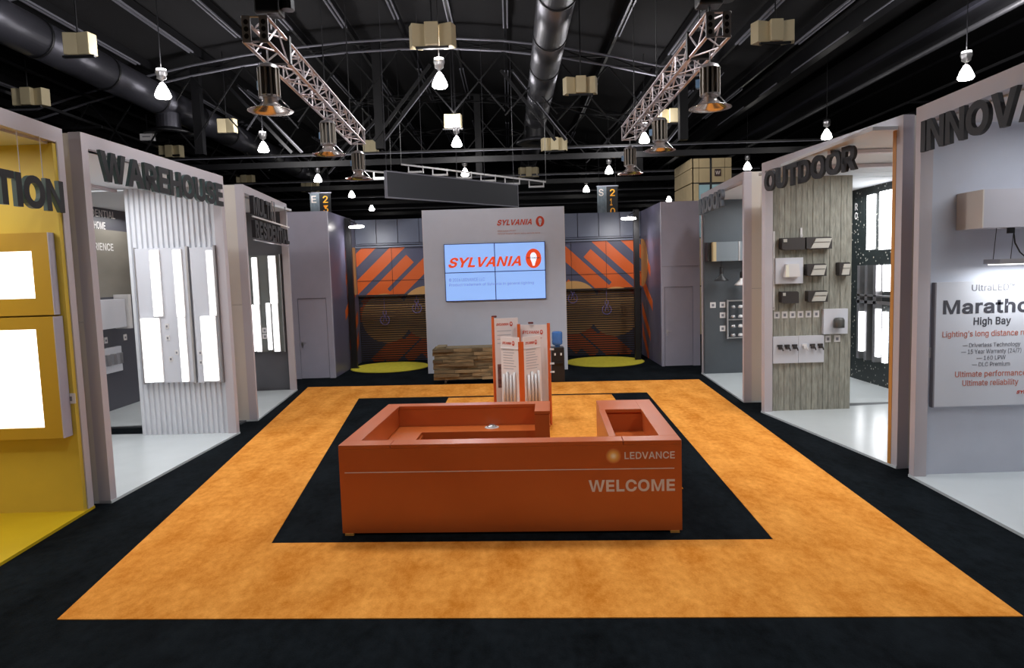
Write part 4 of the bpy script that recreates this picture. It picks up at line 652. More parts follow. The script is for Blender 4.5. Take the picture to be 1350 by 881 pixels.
v = thing('video_wall', 'two by two video wall showing the red SYLVANIA logo on light blue', 'screen', (-.43, 20.25, 2.14))
X0, X1, Z0, Z1 = -1.93, 1.05, 2.14, 3.83; xm = (X0 + X1) / 2; zm = (Z0 + Z1) / 2
box('backing_frame', X0, X1, 20.24, 20.3, Z0, Z1, mat('bezel_navy', (30, 44, 84), .4), v)
for a, b_ in ((X0 + .02, xm - .012), (xm + .012, X1 - .02)):
    for c, d in ((Z0 + .02, zm - .012), (zm + .012, Z1 - .02)): box('screen', a, b_, 20.225, 20.24, c, d, SCRB, v)
slogo(v, -1.81, 3.13, 2.14, .3, 0, .7, 3.34, .23, .285, 20.225, SCRR, SCRWT, PRINTD)
text('screen_text', '© 2016 LEDVANCE LLC', Matrix.Translation((-1.81, 20.225, 2.73)), 1.05, .09, SCRD, v, .0)
text('screen_text', 'Product trademark of Sylvania in general lighting', Matrix.Translation((-1.81, 20.225, 2.57)), 2.5, .1, SCRD, v, .0)

# -- mural rooms
def mural(label, x0, x1, y, flip, discs, bulbs):
    t = thing('mural_wall', label, 'mural wall', ((x0 + x1) / 2, y, 0))
    ztop = 3.93; yb = y
    box('mural_board', x0, x1, yb, yb + .1, 2.3, ztop, MNAVY, t); box('lower_board', x0, x1, yb + .25, yb + .32, 0, 2.3, MNAVY, t)
    for z in (ztop, ): box('ledge', x0, x1, yb - .08, yb + .1, z, z + .06, PANELG, t); box('ledge', x0, x1, yb - .06, yb + .1, z + .09, z + .12, PANELG, t)
    n = 5; w = (x1 - x0) / n
    for i in range(n): box('upper_panel', x0 + i * w + .012, x0 + (i + 1) * w - .012, yb - .02, yb + .05, ztop + .15, H, PANELG, t)
    box('upper_backing', x0, x1, yb + .05, yb + .1, ztop + .1, H, NAVY, t)
    def sx(x): return x if not flip else (x0 + x1) - x
    def put(name, poly, m, d):
        for lo, hi, yy in ((2.3, ztop, yb), (.0, 2.28, yb + .25)):
            q = clip(poly, x0, x1, lo, hi)
            if len(q) > 2: MB().prism(q, yy - d, yy - .0005).build(name, m, t)
    k_ = 0
    # diagonal orange stripes, rising towards the middle of the picture
    for (cx, cz, ln, wd) in ((x0 + .2, 3.7, 1.6, .34), (x0 + .6, 3.15, 2.6, .36), (x0 + 1.0, 2.75, 2.3, .36), (x0 + 1.75, 2.75, 2.75, .4), (x0 + .3, 1.9, 1.9, .36), (x0 + 1.9, 1.9, 1.9, .3),
                             (x0 + .9, .4, 1.3, .36), (x0 + 1.55, .55, 1.8, .36), (x0 + 2.2, .6, 1.7, .34), (x0 + 2.8, .8, 1.8, .34)):
        a = math.radians(43); dx, dz = math.cos(a), math.sin(a); px, pz = -dz, dx
        q = [(cx + dx * s_ * ln / 2 + px * r_ * wd / 2, cz + dz * s_ * ln / 2 + pz * r_ * wd / 2) for s_, r_ in ((-1, -1), (1, -1), (1, 1), (-1, 1))]
        k_ += 1; put('orange_stripe', [(sx(a_), b_) for a_, b_ in (reversed(q) if flip else q)], ORANGE, .003 + .0005 * k_)
    for k_, (cx, cz, r_) in enumerate(discs): put('tan_disc', ell(cx, cz, r_, r_, 40), TAN, .009 + .002 * k_)
    for cx, cz in bulbs:
        mb = MB(); yy = yb + .05 - .02
        for k in range(10):
            a0, a1 = PI * 1.66 * (k / 10) - PI * .33, PI * 1.66 * ((k + 1) / 10) - PI * .33
            mb.tube((cx + .16 * math.cos(-a0), yy, cz - .16 * math.sin(a0)), (cx + .16 * math.cos(-a1), yy, cz - .16 * math.sin(a1)), .012, 5)
        mb.tube((cx - .05, yy, cz + .18), (cx - .05, yy, cz + .32), .012, 5).tube((cx + .05, yy, cz + .18), (cx + .05, yy, cz + .32), .012, 5).tube((cx - .06, yy, cz - .05), (cx, yy, cz + .2), .01, 5).tube((cx + .06, yy, cz - .05), (cx, yy, cz + .2), .01, 5).tube((cx, yy, cz + .32), (cx, yy, 2.3), .006, 4)
        mb.build('bulb_drawing', PURPLE, t)
    for k in range(29): box('slat', x0, x1, yb + .08, yb + .1, .06 + k * .077, .06 + k * .077 + .037, SLATM, t)
    box('slat_head', x0, x1, yb - .01, yb + .1, 2.27, 2.33, SLATM, t)
    box('joint', x0, x1, yb - .014, yb - .012, 2.8, 2.815, SLATM, t)
    for f in (1 / 3, 2 / 3): box('joint', x0 + (x1 - x0) * f - .006, x0 + (x1 - x0) * f + .006, yb - .014, yb - .0125, 2.33, ztop, SLATM, t)
    return t
m1 = mural('orange and slate striped mural behind the left yellow rug', -5.25, -1.6, 23.5, False, [(-4.35, 1.5, .86), (-2.88, 1.66, .93)], [(-4.37, 1.45), (-3.25, 1.82)])
m2 = mural('orange and slate striped mural behind the right yellow rug', .9, 4.48, 23.4, True, [(2.15, 1.68, .92), (3.6, 1.5, .86)], [(2.12, 2.0), (3.28, 1.58)])
for sd, X, t, y0 in ((1, -5.25, m1, 21.3), (-1, 4.48, m2, 21.3)):              # the mural runs on along the side wall
    xx = X + sd * .004
    def sp(name, poly, m, d):
        mb = MB(); n = len(poly); a = X + sd * .0005; b_ = X + sd * d
        mb.add([(a, p[0], p[1]) for p in poly] + [(b_, p[0], p[1]) for p in poly], [tuple(range(n)), tuple(reversed(range(n, 2 * n)))] + [(i, (i + 1) % n, (i + 1) % n + n, i + n) for i in range(n)]).build(name, m, t)
    sp('tan_disc', clip(ell(23.2, 3.15, .95, .8, 32), 21, 23.35, 0, 4), TAN, .01)
    for z, yl in ((3.4, 21.9), (2.3, 21.6), (1.3, 22.0), (.6, 22.3)):
        sp('orange_stripe', [(yl, z - .7), (23.3, z + .1), (23.3, z + .5), (yl, z - .4)], ORANGE, .005)
    t2 = thing('corner_post', 'slim black post in the corner of the %s mural room' % ('left' if sd > 0 else 'right'), 'post', (X, 22, 0))
    px = -5.12 if sd > 0 else 4.06
    box('post', px - .085, px + .085, 21.9, 22.06, 0, 4.82, BLACK, t2); box('base_plate', px - .14, px + .14, 21.83, 22.11, 0, .02, BLACK, t2)
    ax = -4.72 if sd > 0 else 3.72
    t3 = thing('arm_light', 'small bright oval light on an arm at the top of the %s mural room' % ('left' if sd > 0 else 'right'), 'light fixture', (ax, 21.5, 4.5))
    MB().tube((px, 21.95, 4.78), (ax, 21.5, 4.6), .015, 6).build('arm', BLACK, t3)
    MB().lathe([(0, -.02), (.2, -.02), (.22, 0), (.2, .03), (0, .04)], (0, 0, 0), 20, M=Matrix.Translation((ax, 21.4, 4.5)) @ Matrix.Rotation(math.radians(12), 4, 'X') @ Matrix.Diagonal((1.1, .7, 1, 1))).build('light_head', GLOW, t3)
    light('mural_wash', 'SPOT', (ax, 21.4, 4.42), 135, (1, .98, .96), (math.radians(42), 0, 0), spot_size=math.radians(130), spot_blend=.8, shadow_soft_size=.12)

# -- INDOOR booth
b, M, L = booth('dark-walled booth at the back right with hanging pendants', (5.2, 18.65), (4.93, 14.45), 3.4, 2.0, FLOORW, None, hdr=.16, pw=.11)
box('display_wall', 5.22, 8.6, 18.4, 18.55, 0, 4.72, DGREY, b)
box('ceiling_panel', 5.15, 8.4, 14.6, 18.4, 4.7, 4.74, GLASSC, b)
light('booth_fill_light', 'AREA', (6.8, 16.6, 4.62), 55, (.95, .98, 1), size=2)  # added area light for the dark INDOOR booth, no lamp in view
s = thing('booth_sign', 'faint grey letters INDOOR at the top of the back right booth', 'sign', (5.15, 18, 4.5))
sign(s, 'INDOOR', Matrix.Translation((5.12, 18.3, 4.3)) @ Matrix.Rotation(-PI / 2 - .064, 4, 'Z'), 2.55, .4, mat('grey_letter', (92, 98, 106), .5), .08)
t = thing('wall_cabinet', 'grey box shelf with one tan end in the INDOOR booth', 'cabinet', (5.7, 18.2, 3.05))
box('box_body', 5.42, 6.6, 18.0, 18.39, 3.07, 3.57, mat('grey_cabinet', (112, 120, 126), .5), t); box('end_cap', 5.34, 5.42, 18.0, 18.39, 3.07, 3.57, TANB, t); box('dark_edge', 5.23, 5.34, 18.15, 18.39, 3.07, 3.57, RUBBER, t); box('divider', 6.0, 6.04, 17.99, 18.0, 3.07, 3.57, SILV, t)
for x, m, l, zz in ((5.58, RUBBER, 'black dome pendant under the grey box shelf', 2.55), (6.12, PLASTIC, 'white dome pendant under the grey box shelf', 2.42)):
    t = thing('pendant_lamp', l, 'pendant lamp', (x, 18.1, zz))
    MB().tube((x, 18.1, zz + .15), (x, 18.1, 3.07), .01, 5).build('cord', BLACK, t); MB().lathe([(.03, .34), (.05, .15), (.18, .03), (.19, 0), (.17, 0), (.04, .1)], (x, 18.1, zz), 20).build('shade', m, t, smooth=True)
    MB().lathe([(.0, .38), (.045, .36), (.05, .2), (.04, .16)], (x, 18.1, zz), 12).build('socket', RUBBER, t)
for x, z, l in ((5.44, 1.9, 'white square on the INDOOR wall, alone at the left'), (5.7, 1.9, 'white square on the INDOOR wall, top of the column of three'), (5.7, 1.62, 'white square on the INDOOR wall, middle of the column of three'), (5.7, 1.26, 'white square on the INDOOR wall, lowest')): plate(x, 18.4, z, l, .15, .15)
t = thing('spotlight_rack', 'steel framed rack of small spotlights on the INDOOR wall', 'display rack', (6.2, 18.3, .98))
for x0, x1, z0, z1 in ((5.79, 5.83, .98, 2.03), (5.83, 7, 1.99, 2.02), (5.83, 7, 1.48, 1.51), (5.83, 7, .99, 1.02)): box('frame_bar', x0, x1, 18.3, 18.39, z0, z1, SILV, t)
for z in (1.82, 1.56, 1.3, 1.06):
    for x in (5.95, 6.15, 6.4, 6.65): MB().lathe([(0, .07), (.05, .06), (.075, 0), (.06, -.01)], (x, 18.28, z), 12).build('spot_sample', PLASTIC if x > 6 else SILV, t, smooth=True)

# -- OUTDOOR booth
b, M, L = booth('booth with OUTDOOR lettering and grey board-marked display wall', (4.92, 13.4), (5.36, 9.4), 4.0, 4.0, FLOORW, None, hdr=.17, pw=.13)
w = thing('concrete_display_wall', 'grey board-marked wall carrying outdoor fixtures in the OUTDOOR booth', 'display wall', (5.8, 13.4, 0))
n = 15; st = (6.66 - 5.02) / n
for i in range(n):
    jt = random.random() * .012
    box('plank', 5.02 + i * st + .003, 5.02 + (i + 1) * st - .003, 13.36 - jt, 13.5, .035, 4.6, CONC, w)
box('core', 5.0, 6.67, 13.5, 13.6, 0, 4.62, BEIGE, w)
box('ceiling_panel', 5.0, 9, 9.5, 13.8, 4.7, 4.75, GLASSC, b)
for y in (11, 12.6): MB().beam((5.1, y, 4.66), (9, y, 4.66), .1, .06).build('ceiling_rail', FRAME, b)
box('oak_reveal', L - .2, L - .13, -.005, .3, .03, H - .17, WOODE, b, M)
light('booth_fill_light', 'AREA', (7.2, 11.4, 4.6), 110, (.97, .98, 1), size=2.4)  # area light added below the OUTDOOR ceiling, without a fixture
s = thing('booth_sign', 'charcoal block letters reading OUTDOOR in the right booth opening', 'sign', (5, 13, 4.3))
sign(s, 'OUTDOOR', Matrix.Translation((4.92, 13.16, 4.3)) @ Matrix.Rotation(-PI / 2 + .11, 4, 'Z'), 2.85, .38, LETTER, .05)
FX = mat('bronze_fixture', (52, 48, 48), .4); LENS = mat('frosted_lens', (186, 184, 176), .3)
def wallpack(x0, x1, z0, z1, label, lens=True, tilt=0):
    t = thing('wall_pack_light', label, 'light fixture', ((x0 + x1) / 2, 13.36, z0), 0, 'dark fixtures on the OUTDOOR wall')
    w_ = x1 - x0; h = z1 - z0
    mb = MB(); mb.prism([(x0, z0 + h * .1), (x0 + w_ * .12, z0), (x1, z0), (x1, z1 - h * .1), (x1 - w_ * .1, z1), (x0, z1)], 13.2, 13.36); mb.build('housing', FX, t)
    if lens:
        MB().prism([(x0 + w_ * .16, z0 + h * .08), (x1 - w_ * .16, z0 + h * .08), (x1 - w_ * .02, z1 - h * .12), (x0 + w_ * .36, z1 - h * .12)], 13.18, 13.2).build('lens', LENS, t)
        for f in (.55,): MB().prism([(x0 + w_ * .2, z0 + h * f), (x1 - w_ * .12, z0 + h * f), (x1 - w_ * .12, z0 + h * f + .008), (x0 + w_ * .2, z0 + h * f + .008)], 13.172, 13.18).build('lens_rib', FX, t)
    else: box('sensor', x0 + w_ * .05, x0 + w_ * .2, 13.18, 13.2, z1 - h * .35, z1 - h * .1, LENS, t)
wallpack(5.24, 5.68, 3.2, 3.43, 'dark closed wall pack at the top left of the OUTDOOR wall', False)
wallpack(5.71, 6.2, 3.2, 3.43, 'dark wall pack with pale lens at the top of the OUTDOOR wall')
wallpack(5.73, 6.1, 2.68, 2.92, 'dark wall pack with pale lens in the middle row of the OUTDOOR wall')
wallpack(5.24, 5.57, 2.17, 2.4, 'dark plain wall pack in the third row of the OUTDOOR wall', False)
wallpack(5.75, 6.13, 2.18, 2.4, 'dark wall pack with pale lens in the third row of the OUTDOOR wall')
wallpack(6.35, 6.56, 2.67, 2.93, 'small dark lantern near the right edge of the OUTDOOR wall')
t = thing('display_board', 'white square panel with a white wall light on the OUTDOOR wall', 'display board', (5.4, 13.3, 2.5))
box('panel', 5.15, 5.68, 13.28, 13.36, 2.55, 3.05, CLOUD, t); MB().prism([(5.29, 2.68), (5.58, 2.68), (5.55, 2.93), (5.33, 2.93)], 13.16, 13.28).build('white_fixture', PLASTIC, t); MB().prism([(5.29, 2.68), (5.36, 2.68), (5.34, 2.92), (5.3, 2.9)], 13.14, 13.16).build('fixture_edge', mat('warm_white', (235, 232, 215), .4), t)
t = thing('display_board', 'white square panel with a grey cap light on the OUTDOOR wall', 'display board', (6.3, 13.3, 1.54))
box('panel', 6.09, 6.56, 13.28, 13.36, 1.54, 2.03, CLOUD, t); MB().lathe([(.0, .2), (.08, .19), (.1, .15), (.1, 0), (0, 0)], (6.34, 13.18, 1.67), 18).build('cap_light', mat('grey_cap', (84, 84, 82), .5), t, smooth=True)
t = thing('sample_board', 'long white board with six small bracket samples low on the OUTDOOR wall', 'display board', (5.6, 13.3, .99))
box('board', 5.11, 5.605, 13.3, 13.36, .99, 1.52, CLOUD, t); box('board', 5.612, 6.11, 13.3, 13.36, .99, 1.52, CLOUD, t)
for k, x in enumerate((5.24, 5.38, 5.53, 5.72, 5.88, 6.03)):
    mb = MB().box(x - .05, x + .045, 13.27, 13.3, 1.32, 1.36).box(x - .03, x + .03, 13.24, 13.3, 1.27, 1.33).tube((x + .03, 13.25, 1.3), (x + .05, 13.25, 1.24), .014, 6)
    mb.build('bracket_sample', PLASTIC if k == 3 else FX, t)
for k in range(6): plate(5.2 + k * .155, 13.36, 1.94, ['leftmost of the six small labels under the wall packs', 'second from left of the six small labels under the wall packs', 'third from left of the six small labels under the wall packs', 'fourth from left of the six small labels under the wall packs', 'fifth from left of the six small labels under the wall packs', 'rightmost of the six small labels under the wall packs'][k], .11, .13, PLASTIC, 'row of six labels on the OUTDOOR wall')
plate(6.21, 13.36, 1.44, 'small white label right of the long sample board', .11, .13); plate(6.39, 13.36, 1.44, 'small white label under the grey cap panel at the wall edge', .12, .13)
for x, z0, z1, l in ((5.13, 2.04, 3.57, 'tall pale rail at the left edge of the OUTDOOR wall'), (5.66, 3.43, 3.62, 'short pale rail above the top wall packs')):
    t = thing('mounting_rail', l, 'rail', (x, 13.3, z0)); box('rail', x - .018, x + .018, 13.32, 13.36, z0, z1, PLASTIC, t); box('rail_clip', x - .024, x + .024, 13.31, 13.32, z0 + .02, z0 + .06, SILV, t)
# starry rear wall of the right row
r = thing('rear_display_wall', 'black speckled rear wall with glowing windows inside the OUTDOOR booth', 'display wall', (8.5, 16, 0))
SPK = mat('night_print', (26, 30, 34), .5)
nt = SPK.node_tree; tcn = nt.nodes.new('ShaderNodeTexCoord'); vo = nt.nodes.new('ShaderNodeTexVoronoi'); vo.inputs['Scale'].default_value = 9
rp = nt.nodes.new('ShaderNodeValToRGB'); rp.color_ramp.elements[0].position = .1; rp.color_ramp.elements[0].color = lin((190, 190, 180)); rp.color_ramp.elements[1].position = .23; rp.color_ramp.elements[1].color = lin((26, 34, 34))
nt.links.new(tcn.outputs['Object'], vo.inputs['Vector']); nt.links.new(vo.outputs['Distance'], rp.inputs[0]); nt.links.new(rp.outputs[0], nt.nodes['Principled BSDF'].inputs['Base Color'])
box('printed_panel', 8.55, 8.7, 13.7, 18.3, 0, 4.7, SPK, r)
box('ceiling_panel', 5.3, 8.55, 13.82, 14.4, 4.7, 4.75, GLASSC, r); box('ceiling_panel', 8.4, 8.6, 14.4, 18.3, 4.7, 4.75, GLASSC, r)
box('floor_panel', 6.0, 8.55, 13.9, 18.3, .001, .034, FLOORW, r); box('floor_panel', 5.4, 8.55, 13.62, 13.9, .001, .03, MATS['dark_threshold'], r)
for y0, y1, z0, z1 in ((16.05, 16.4, 3.22, 4.5), (15.05, 15.85, 3.2, 4.52), (15.1, 15.66, 2.25, 2.85)): box('lit_window', 8.52, 8.55, y0, y1, z0, z1, LED, r)
for y in (15.72, 16.1, 16.45): MB().box(8.4, 8.55, y, y + .12, .6, 2.85).build('upright_rail', SILV, r)
for y, z0, z1 in ((15.5, .75, 1.85), (15.2, .65, 1.8), (16.25, .8, 1.75)): MB().box(8.35, 8.42, y, y + .13, z0, z1).build('lit_tube', LED, r)
box('cross_rail', 8.4, 8.5, 15.0, 16.6, 1.95, 2.02, SILV, r); box('cross_rail', 8.4, 8.5, 15.0, 16.6, 2.12, 2.16, SILV, r)
for txt, z in (('R', 4.2), ('O', 3.98)): text('lettering', txt, Matrix.Translation((8.54, 17.0, z)) @ Matrix.Rotation(-PI / 2, 4, 'Z'), .13, .17, PLASTIC, r, .01)
light('booth_fill_light', 'AREA', (7.6, 16, 4.5), 50, (.98, 1, 1), size=1.5)  # fill added before the speckled rear wall, no lamp modelled

# -- INNOVATION booth
b, M, L = booth('white booth at the far right with INNOVATION lettering', (5.32, 9.04), (5.2, 4.2), 4, 4, FLOORW, None, hdr=.2, pw=.12)
box('display_wall', 5.4, 9.6, 9.0, 9.14, 0, H - .2, SCRW, b); box('back_wall', 9.5, 9.6, 4.2, 9, 0, H - .2, SCRW, b)
box('ceiling_panel', 5.45, 9.5, 4.4, 8.98, H - .22, H - .17, GLASSC, b)
light('booth_fill_light', 'AREA', (7.2, 7.0, 4.6), 60, (.95, .97, 1), size=2.4)  # added overhead fill for the INNOVATION booth, fixture unseen
s = thing('booth_sign', 'charcoal block letters reading INNOVATION at the right edge', 'sign', (5.3, 8.9, 4.3))
sign(s, 'INNOVATION', Matrix.Translation((5.3, 8.82, 4.28)) @ Matrix.Rotation(-PI / 2 - .02, 4, 'Z'), 3.42, .38, LETTER, .05)
t = thing('canopy_box', 'pale boxy canopy projecting above the Marathon board', 'canopy', (6.5, 8.7, 3.3))
box('canopy_body', 5.86, 7.5, 8.5, 8.995, 3.29, 3.76, mat('canopy_grey', (186, 184, 192), .5), t); box('end_face', 5.845, 5.86, 8.5, 8.995, 3.29, 3.76, mat('canopy_end', (206, 198, 190), .5), t)
t = thing('linear_high_bay', 'slim silver high bay hanging lit above the Marathon board', 'light fixture', (6.7, 8.6, 2.8))
box('housing', 6.08, 7.25, 8.5, 8.8, 2.84, 2.9, SILV, t); box('lens', 6.12, 7.2, 8.53, 8.77, 2.825, 2.84, LEDW, t)
for x in (6.1, 6.32, 6.7, 7.2): MB().tube((x, 8.65, 2.9), (x + .03, 8.65, 3.29), .005, 4).build('cable', BLACK, t)
MB().path([(6.34, 8.65, 3.28), (6.36, 8.64, 3.1), (6.42, 8.63, 2.98), (6.5, 8.63, 2.91)], .009, 6).box(6.28, 6.34, 8.62, 8.68, 3.22, 3.29).build('power_cord', RUBBER, t)
light('high_bay_light', 'AREA', (6.66, 8.65, 2.81), 17, (.93, .97, 1), (0, 0, 0), shape='RECTANGLE', size=1.05, size_y=.22)
t = thing('product_board', 'white board headed Marathon High Bay on the right booth wall', 'sign board', (6.5, 8.95, .96))
box('board', 5.57, 7.06, 8.93, 9.0, .97, 2.62, CLOUD, t); box('board_edge', 5.55, 5.57, 8.93, 9.0, .96, 2.62, mat('board_side', (120, 118, 124), .5), t)
cxm = 6.31
for txt, w_, h_, z, m, bd in (('UltraLED™', .56, .085, 2.535, PRINTG, .008), ('Marathon', 1.3, .185, 2.29, PRINTD, .024), ('High Bay', .49, .13, 2.085, PRINTD, .016), ('Lighting’s long distance runner', 1.3, .1, 1.925, PRINTR, .002),
      ('— Driverless Technology', .76, .072, 1.775, PRINTG, .002), ('— 15 Year Warranty (24/7)', .79, .078, 1.69, PRINTG, .002), ('— 160 LPW', .38, .058, 1.61, PRINTG, .002), ('— DLC Premium', .5, .058, 1.525, PRINTG, .002),
      ('Ultimate performance', .94, .1, 1.39, PRINTR, .005), ('Ultimate reliability', .74, .1, 1.27, PRINTR, .005)):
    text('lettering', txt, Matrix.Translation((cxm - w_ / 2, 8.93, z - h_ / 2)), w_, h_, m, t, bd)
text('lettering', 'SYLVANIA', Matrix.Translation((6.66, 8.93, 1.115)), .34, .045, RED, t, .028, .3)
plate(5.5, 9.0, 1.69, 'small pale plate left of the Marathon board', .1, .14)

# ------------------------------------------------------------ reception desk
t = thing('reception_desk', 'large burnt orange reception desk lettered LEDVANCE and WELCOME', 'desk', (-1.99, 7.53, 0), math.radians(-3.2))
M = wm(t)
def dk(n, u0, u1, v0, v1, z0, z1, m=DESK, par=None, bev=0): return box(n, u0, u1, v0, v1, z0, z1, m, par or t, M, bev)
fp = dk('front_panel', 0, 3.81, 0, .2, .025, .995)
dk('left_panel', 0, .19, .2, 2.44, .035, .995); dk('back_panel', .19, 2.17, 2.25, 2.44, .035, .995); dk('end_block', 2.17, 2.37, 1.72, 2.44, .035, .995)
dk('right_panel', 3.62, 3.81, .2, 2.4, .035, .995); dk('right_back_panel', 3.05, 3.62, 1.76, 2.4, .035, .995); dk('right_inner_panel', 3.05, 3.11, .2, 1.76, .035, .995)
for a in ((0, .587, 0, .22), (.593, 3.177, 0, .22), (3.183, 3.81, 0, .22), (0, .2, .223, 2.44), (.2, 2.17, 2.24, 2.44), (2.17, 2.38, 1.71, 2.44), (3.6, 3.81, .223, 2.4), (3.05, 3.6, 1.73, 2.4), (3.04, 3.12, .223, 1.73)):
    dk('counter_top', *a, .995, 1.04, DESK, None, .004)
dk('worktop', .19, .59, .2, 2.25, .7, .74, DESKI); dk('worktop', .59, 2.17, 1.88, 2.25, .7, .74, DESKI); dk('worktop_front', .59, 2.17, 1.86, 1.88, .04, .74, DESK); dk('worktop_front', .59, .61, .2, 1.86, .04, .7, DESK)
dk('worktop', 3.11, 3.62, .2, 1.76, .7, .74, DESKI)
dk('toe_kick', .05, 3.76, .06, .18, 0, .035, BLACK)
for u in (.08, 3.73):
    dk('levelling_foot', u - .05, u + .05, -.012, .055, 0, .025, WOODE)
F = M @ Matrix.Translation((0, 0, 0))
text('lettering', 'LEDVANCE', F @ Matrix.Translation((3.19, 0, .835)), .545, .08, PRINTW, t, .012, 0, .003)
text('lettering', 'WELCOME', F @ Matrix.Translation((2.79, 0, .47)), .945, .135, PRINTW, t, .025, 0, .003)
box('white_line', .06, 3.73, -.002, 0, .722, .73, PRINTW, t, F)
sunm = bpy.data.materials.new('sun_print'); sunm.use_nodes = True; nt = sunm.node_tree
tcn = nt.nodes.new('ShaderNodeTexCoord'); mp = nt.nodes.new('ShaderNodeMapping'); mp.inputs['Location'].default_value = (-3.068, 0, -.872); nt.links.new(tcn.outputs['Object'], mp.inputs[0])
ln = nt.nodes.new('ShaderNodeVectorMath'); ln.operation = 'LENGTH'; nt.links.new(mp.outputs[0], ln.inputs[0])
mr = nt.nodes.new('ShaderNodeMapRange'); mr.inputs[2].default_value = .09; nt.links.new(ln.outputs['Value'], mr.inputs[0])
rp = nt.nodes.new('ShaderNodeValToRGB'); rp.color_ramp.elements[0].color = lin((255, 245, 215)); rp.color_ramp.elements[1].color = lin((196, 84, 40)); e = rp.color_ramp.elements.new(.45); e.color = lin((240, 180, 90))
nt.links.new(mr.outputs[0], rp.inputs[0]); nt.links.new(rp.outputs[0], nt.nodes['Principled BSDF'].inputs['Base Color'])
MB().prism(ell(3.068, .872, .088, .088, 32), -.003, 0, F).build('sun_emblem', sunm, t)
c = M @ Vector((1.55, 2.1, .74)); g = thing('cable_grommet', 'small silver dome lying on the desk worktop', 'grommet', c)
MB().lathe([(0, .045), (.04, .042), (.065, .02), (.07, 0), (0, 0)], c, 20).build('dome', SILV, g, smooth=True); MB().lathe([(.07, 0), (.1, 0), (.1, .006), (.07, .008)], c, 20).build('rim', PLASTIC, g)

# ------------------------------------------------------------ product tower behind the desk
t = thing('product_tower', 'rolling orange and white product display tower behind the desk', 'display stand', (.15, 12.7, 0))
def slabp(name, p, q, z0, z1, m, th=.03, par=None):
    p = Vector((*p, 0)); q = Vector((*q, 0)); L = (q - p).length; Mx = Matrix.Translation(p) @ Matrix.Rotation(math.atan2(q.y - p.y, q.x - p.x), 4, 'Z')
    return MB().box(0, L, 0, th, z0, z1, Mx).build(name, m, par or t), Mx, L
PW = mat('panel_print_white', (226, 214, 210), .4)
def lines(par, Mx, x0, x1, z0, z1, n, m=PRINTL):
    mb = MB()
    for k in range(n):
        z = z1 - (z1 - z0) * k / max(1, n - 1); mb.box(x0, x0 + (x1 - x0) * (1 - .3 * random.random()), -.003, 0, z - .006, z + .006, Mx)
    o = mb.build('text_lines', m, par); o['kind'] = 'stuff'
def plogo(par, Mx, x0, z, w, h):
    text('logo_lettering', 'SYLVANIA', Mx @ Matrix.Translation((x0, 0, z)), w, h, RED, par, .028, .3, .003)
    MB().prism(ell(x0 + w + .05, z + h / 2, .03, .045, 20), -.003, 0, Mx).prism(ell(x0 + w + .05, z + h / 2 + .006, .014, .02, 12), -.005, -.003, Mx, 1).build('logo_ring', [RED, PW], par)
p1, M1, L1 = slabp('back_panel', (-.33, 12.85), (.12, 12.98), .1, 2.07, PW)
plogo(p1, M1, .04, 1.93, .24, .05); lines(p1, M1, .05, .4, 1.6, 1.83, 4)
MB().box(.04, .14, -.004, 0, .75, 1.2, M1).build('photo_print', mat('maroon_photo', (120, 80, 72), .5, var=.5, vscale=20), p1)
p2, M2, L2 = slabp('back_panel', (.15, 12.98), (.66, 12.8), .1, 1.93, PW)
plogo(p2, M2, .05, 1.76, .33, .06); lines(p2, M2, .05, .48, 1.55, 1.68, 3, PRINTR)
slabp('orange_edge', (-.37, 12.83), (-.33, 12.85), .1, 2.1, ORANGE); slabp('orange_edge', (.66, 12.8), (.70, 12.77), .02, 1.96, ORANGE); slabp('orange_spine', (.1, 12.9), (.16, 12.9), .1, 1.95, ORANGE)
p3, M3, L3 = slabp('front_panel', (-.22, 12.72), (.11, 12.42), .1, 1.74, PW); p4, M4, L4 = slabp('front_panel', (.2, 12.42), (.53, 12.72), .1, 1.74, PW)
slabp('orange_spine', (.105, 12.4), (.205, 12.4), .1, 1.66, ORANGE)
for p_, m_ in ((p3, M3), (p4, M4)):
    plogo(p_, m_, .05, 1.6, .22, .05); lines(p_, m_, .06, .38, 1.15, 1.5, 8)
    MB().box(.0, .44, -.012, 0, 1.52, 1.535, m_).build('header_lip', PLASTIC, p_)
    for k in range(4): MB().tube(m_ @ Vector((.09 + k * .085, -.026, .45)), m_ @ Vector((.09 + k * .085, -.026, 1.04 + .05 * (k % 2))), .024, 10).build('tube_lamp', PLASTIC, p_, smooth=True)
for x, z in ((-.33, 2.09), (.36, 1.95)): MB().box(x - .05, x + .05, 12.86, 12.94, z, z + .035).build('top_clip', mat('maroon_clip', (96, 36, 30), .5), t, bevel=.01)
for z in (1.45, 1.18, 1.02): MB().box(.70, .78, 12.76, 12.8, z, z + .03).build('side_bracket', PLASTIC, t)
MB().box(-.34, .66, 12.42, 12.96, .06, .1).build('base_plate', DESK, t)
for x, y in ((-.28, 12.5), (.6, 12.5), (-.28, 12.9), (.66, 12.86)): MB().tube((x - .02, y, .04), (x + .02, y, .04), .035, 12).box(x - .01, x + .01, y - .02, y + .02, .03, .07).build('caster', SILV, t)

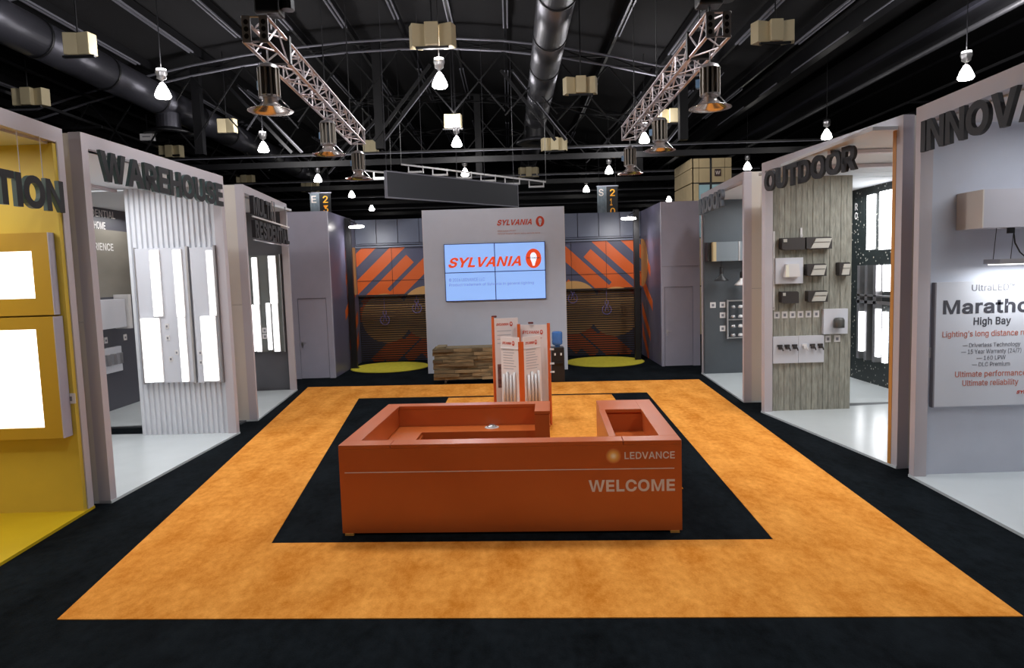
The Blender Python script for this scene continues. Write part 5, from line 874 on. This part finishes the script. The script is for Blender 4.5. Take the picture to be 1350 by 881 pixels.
# ------------------------------------------------------------ reclaimed wood bar
t = thing('wood_bar', 'low bar clad in rough reclaimed timber strips before the screen wall', 'bar counter', (-1.3, 18.4, 0))
box('carcass', -2.05, -.25, 18.28, 18.8, .12, .94, mat('dark_carcass', (60, 46, 34), .8), t)
z = .11
hs = [.085, .1, .095, .09, .1, .085, .1, .1, .095]
for i, h in enumerate(hs):
    x = -2.12 + random.uniform(-.03, .03)
    while x < -.25:
        w_ = random.uniform(.25, .75); x2 = min(x + w_, -.2); j = random.uniform(0, .09)
        box('timber_strip', x, x2 - .006, 18.2 - j, 18.3, z + .003, z + h - random.uniform(.003, .01), WOODY, t); x = x2
    z += h
for y in (18.3, 18.45, 18.6):
    zz = .11
    for h in hs: box('timber_strip', -2.1, -2.05, y, y + .14, zz + .003, zz + h - .005, WOODY, t); zz += h
box('timber_strip', -2.05, -1.8, 18.22, 18.8, .965, 1.01, WOODY, t)
for k in range(3): box('top_board', -2.12, -.2, 18.2 + k * .2, 18.39 + k * .2, .945, .965 + .003 * k, WOODY, t)
for x in (-1.83, -.5):
    for y in (18.32, 18.7): MB().tube((x - .025, y, .05), (x + .025, y, .05), .05, 14).build('caster', SILV, t); box('caster_bracket', x - .03, x + .03, y - .03, y + .03, .08, .12, RUBBER, t)

# ------------------------------------------------------------ water cooler
t = thing('water_cooler', 'black water cooler with a blue bottle beside the screen wall', 'water cooler', (1.2, 18.1, 0))
MB().box(1.03, 1.37, 17.95, 18.3, .0, .93).build('body', RUBBER, t, bevel=.02)
MB().lathe([(.06, .93), (.07, .97), (.135, 1.0), (.14, 1.08), (.132, 1.12), (.14, 1.16), (.14, 1.3), (.12, 1.34), (0, 1.35)], (1.2, 18.12, 0), 24).build('bottle', BLUE, t, smooth=True)
for x in (1.12, 1.28): MB().box(x - .02, x + .02, 17.9, 17.95, .72, .78).build('tap', PLASTIC, t)
box('drip_tray', 1.08, 1.32, 17.88, 17.95, .5, .53, RUBBER, t); box('tap_recess', 1.07, 1.33, 17.945, 17.951, .55, .85, BLACK, t)
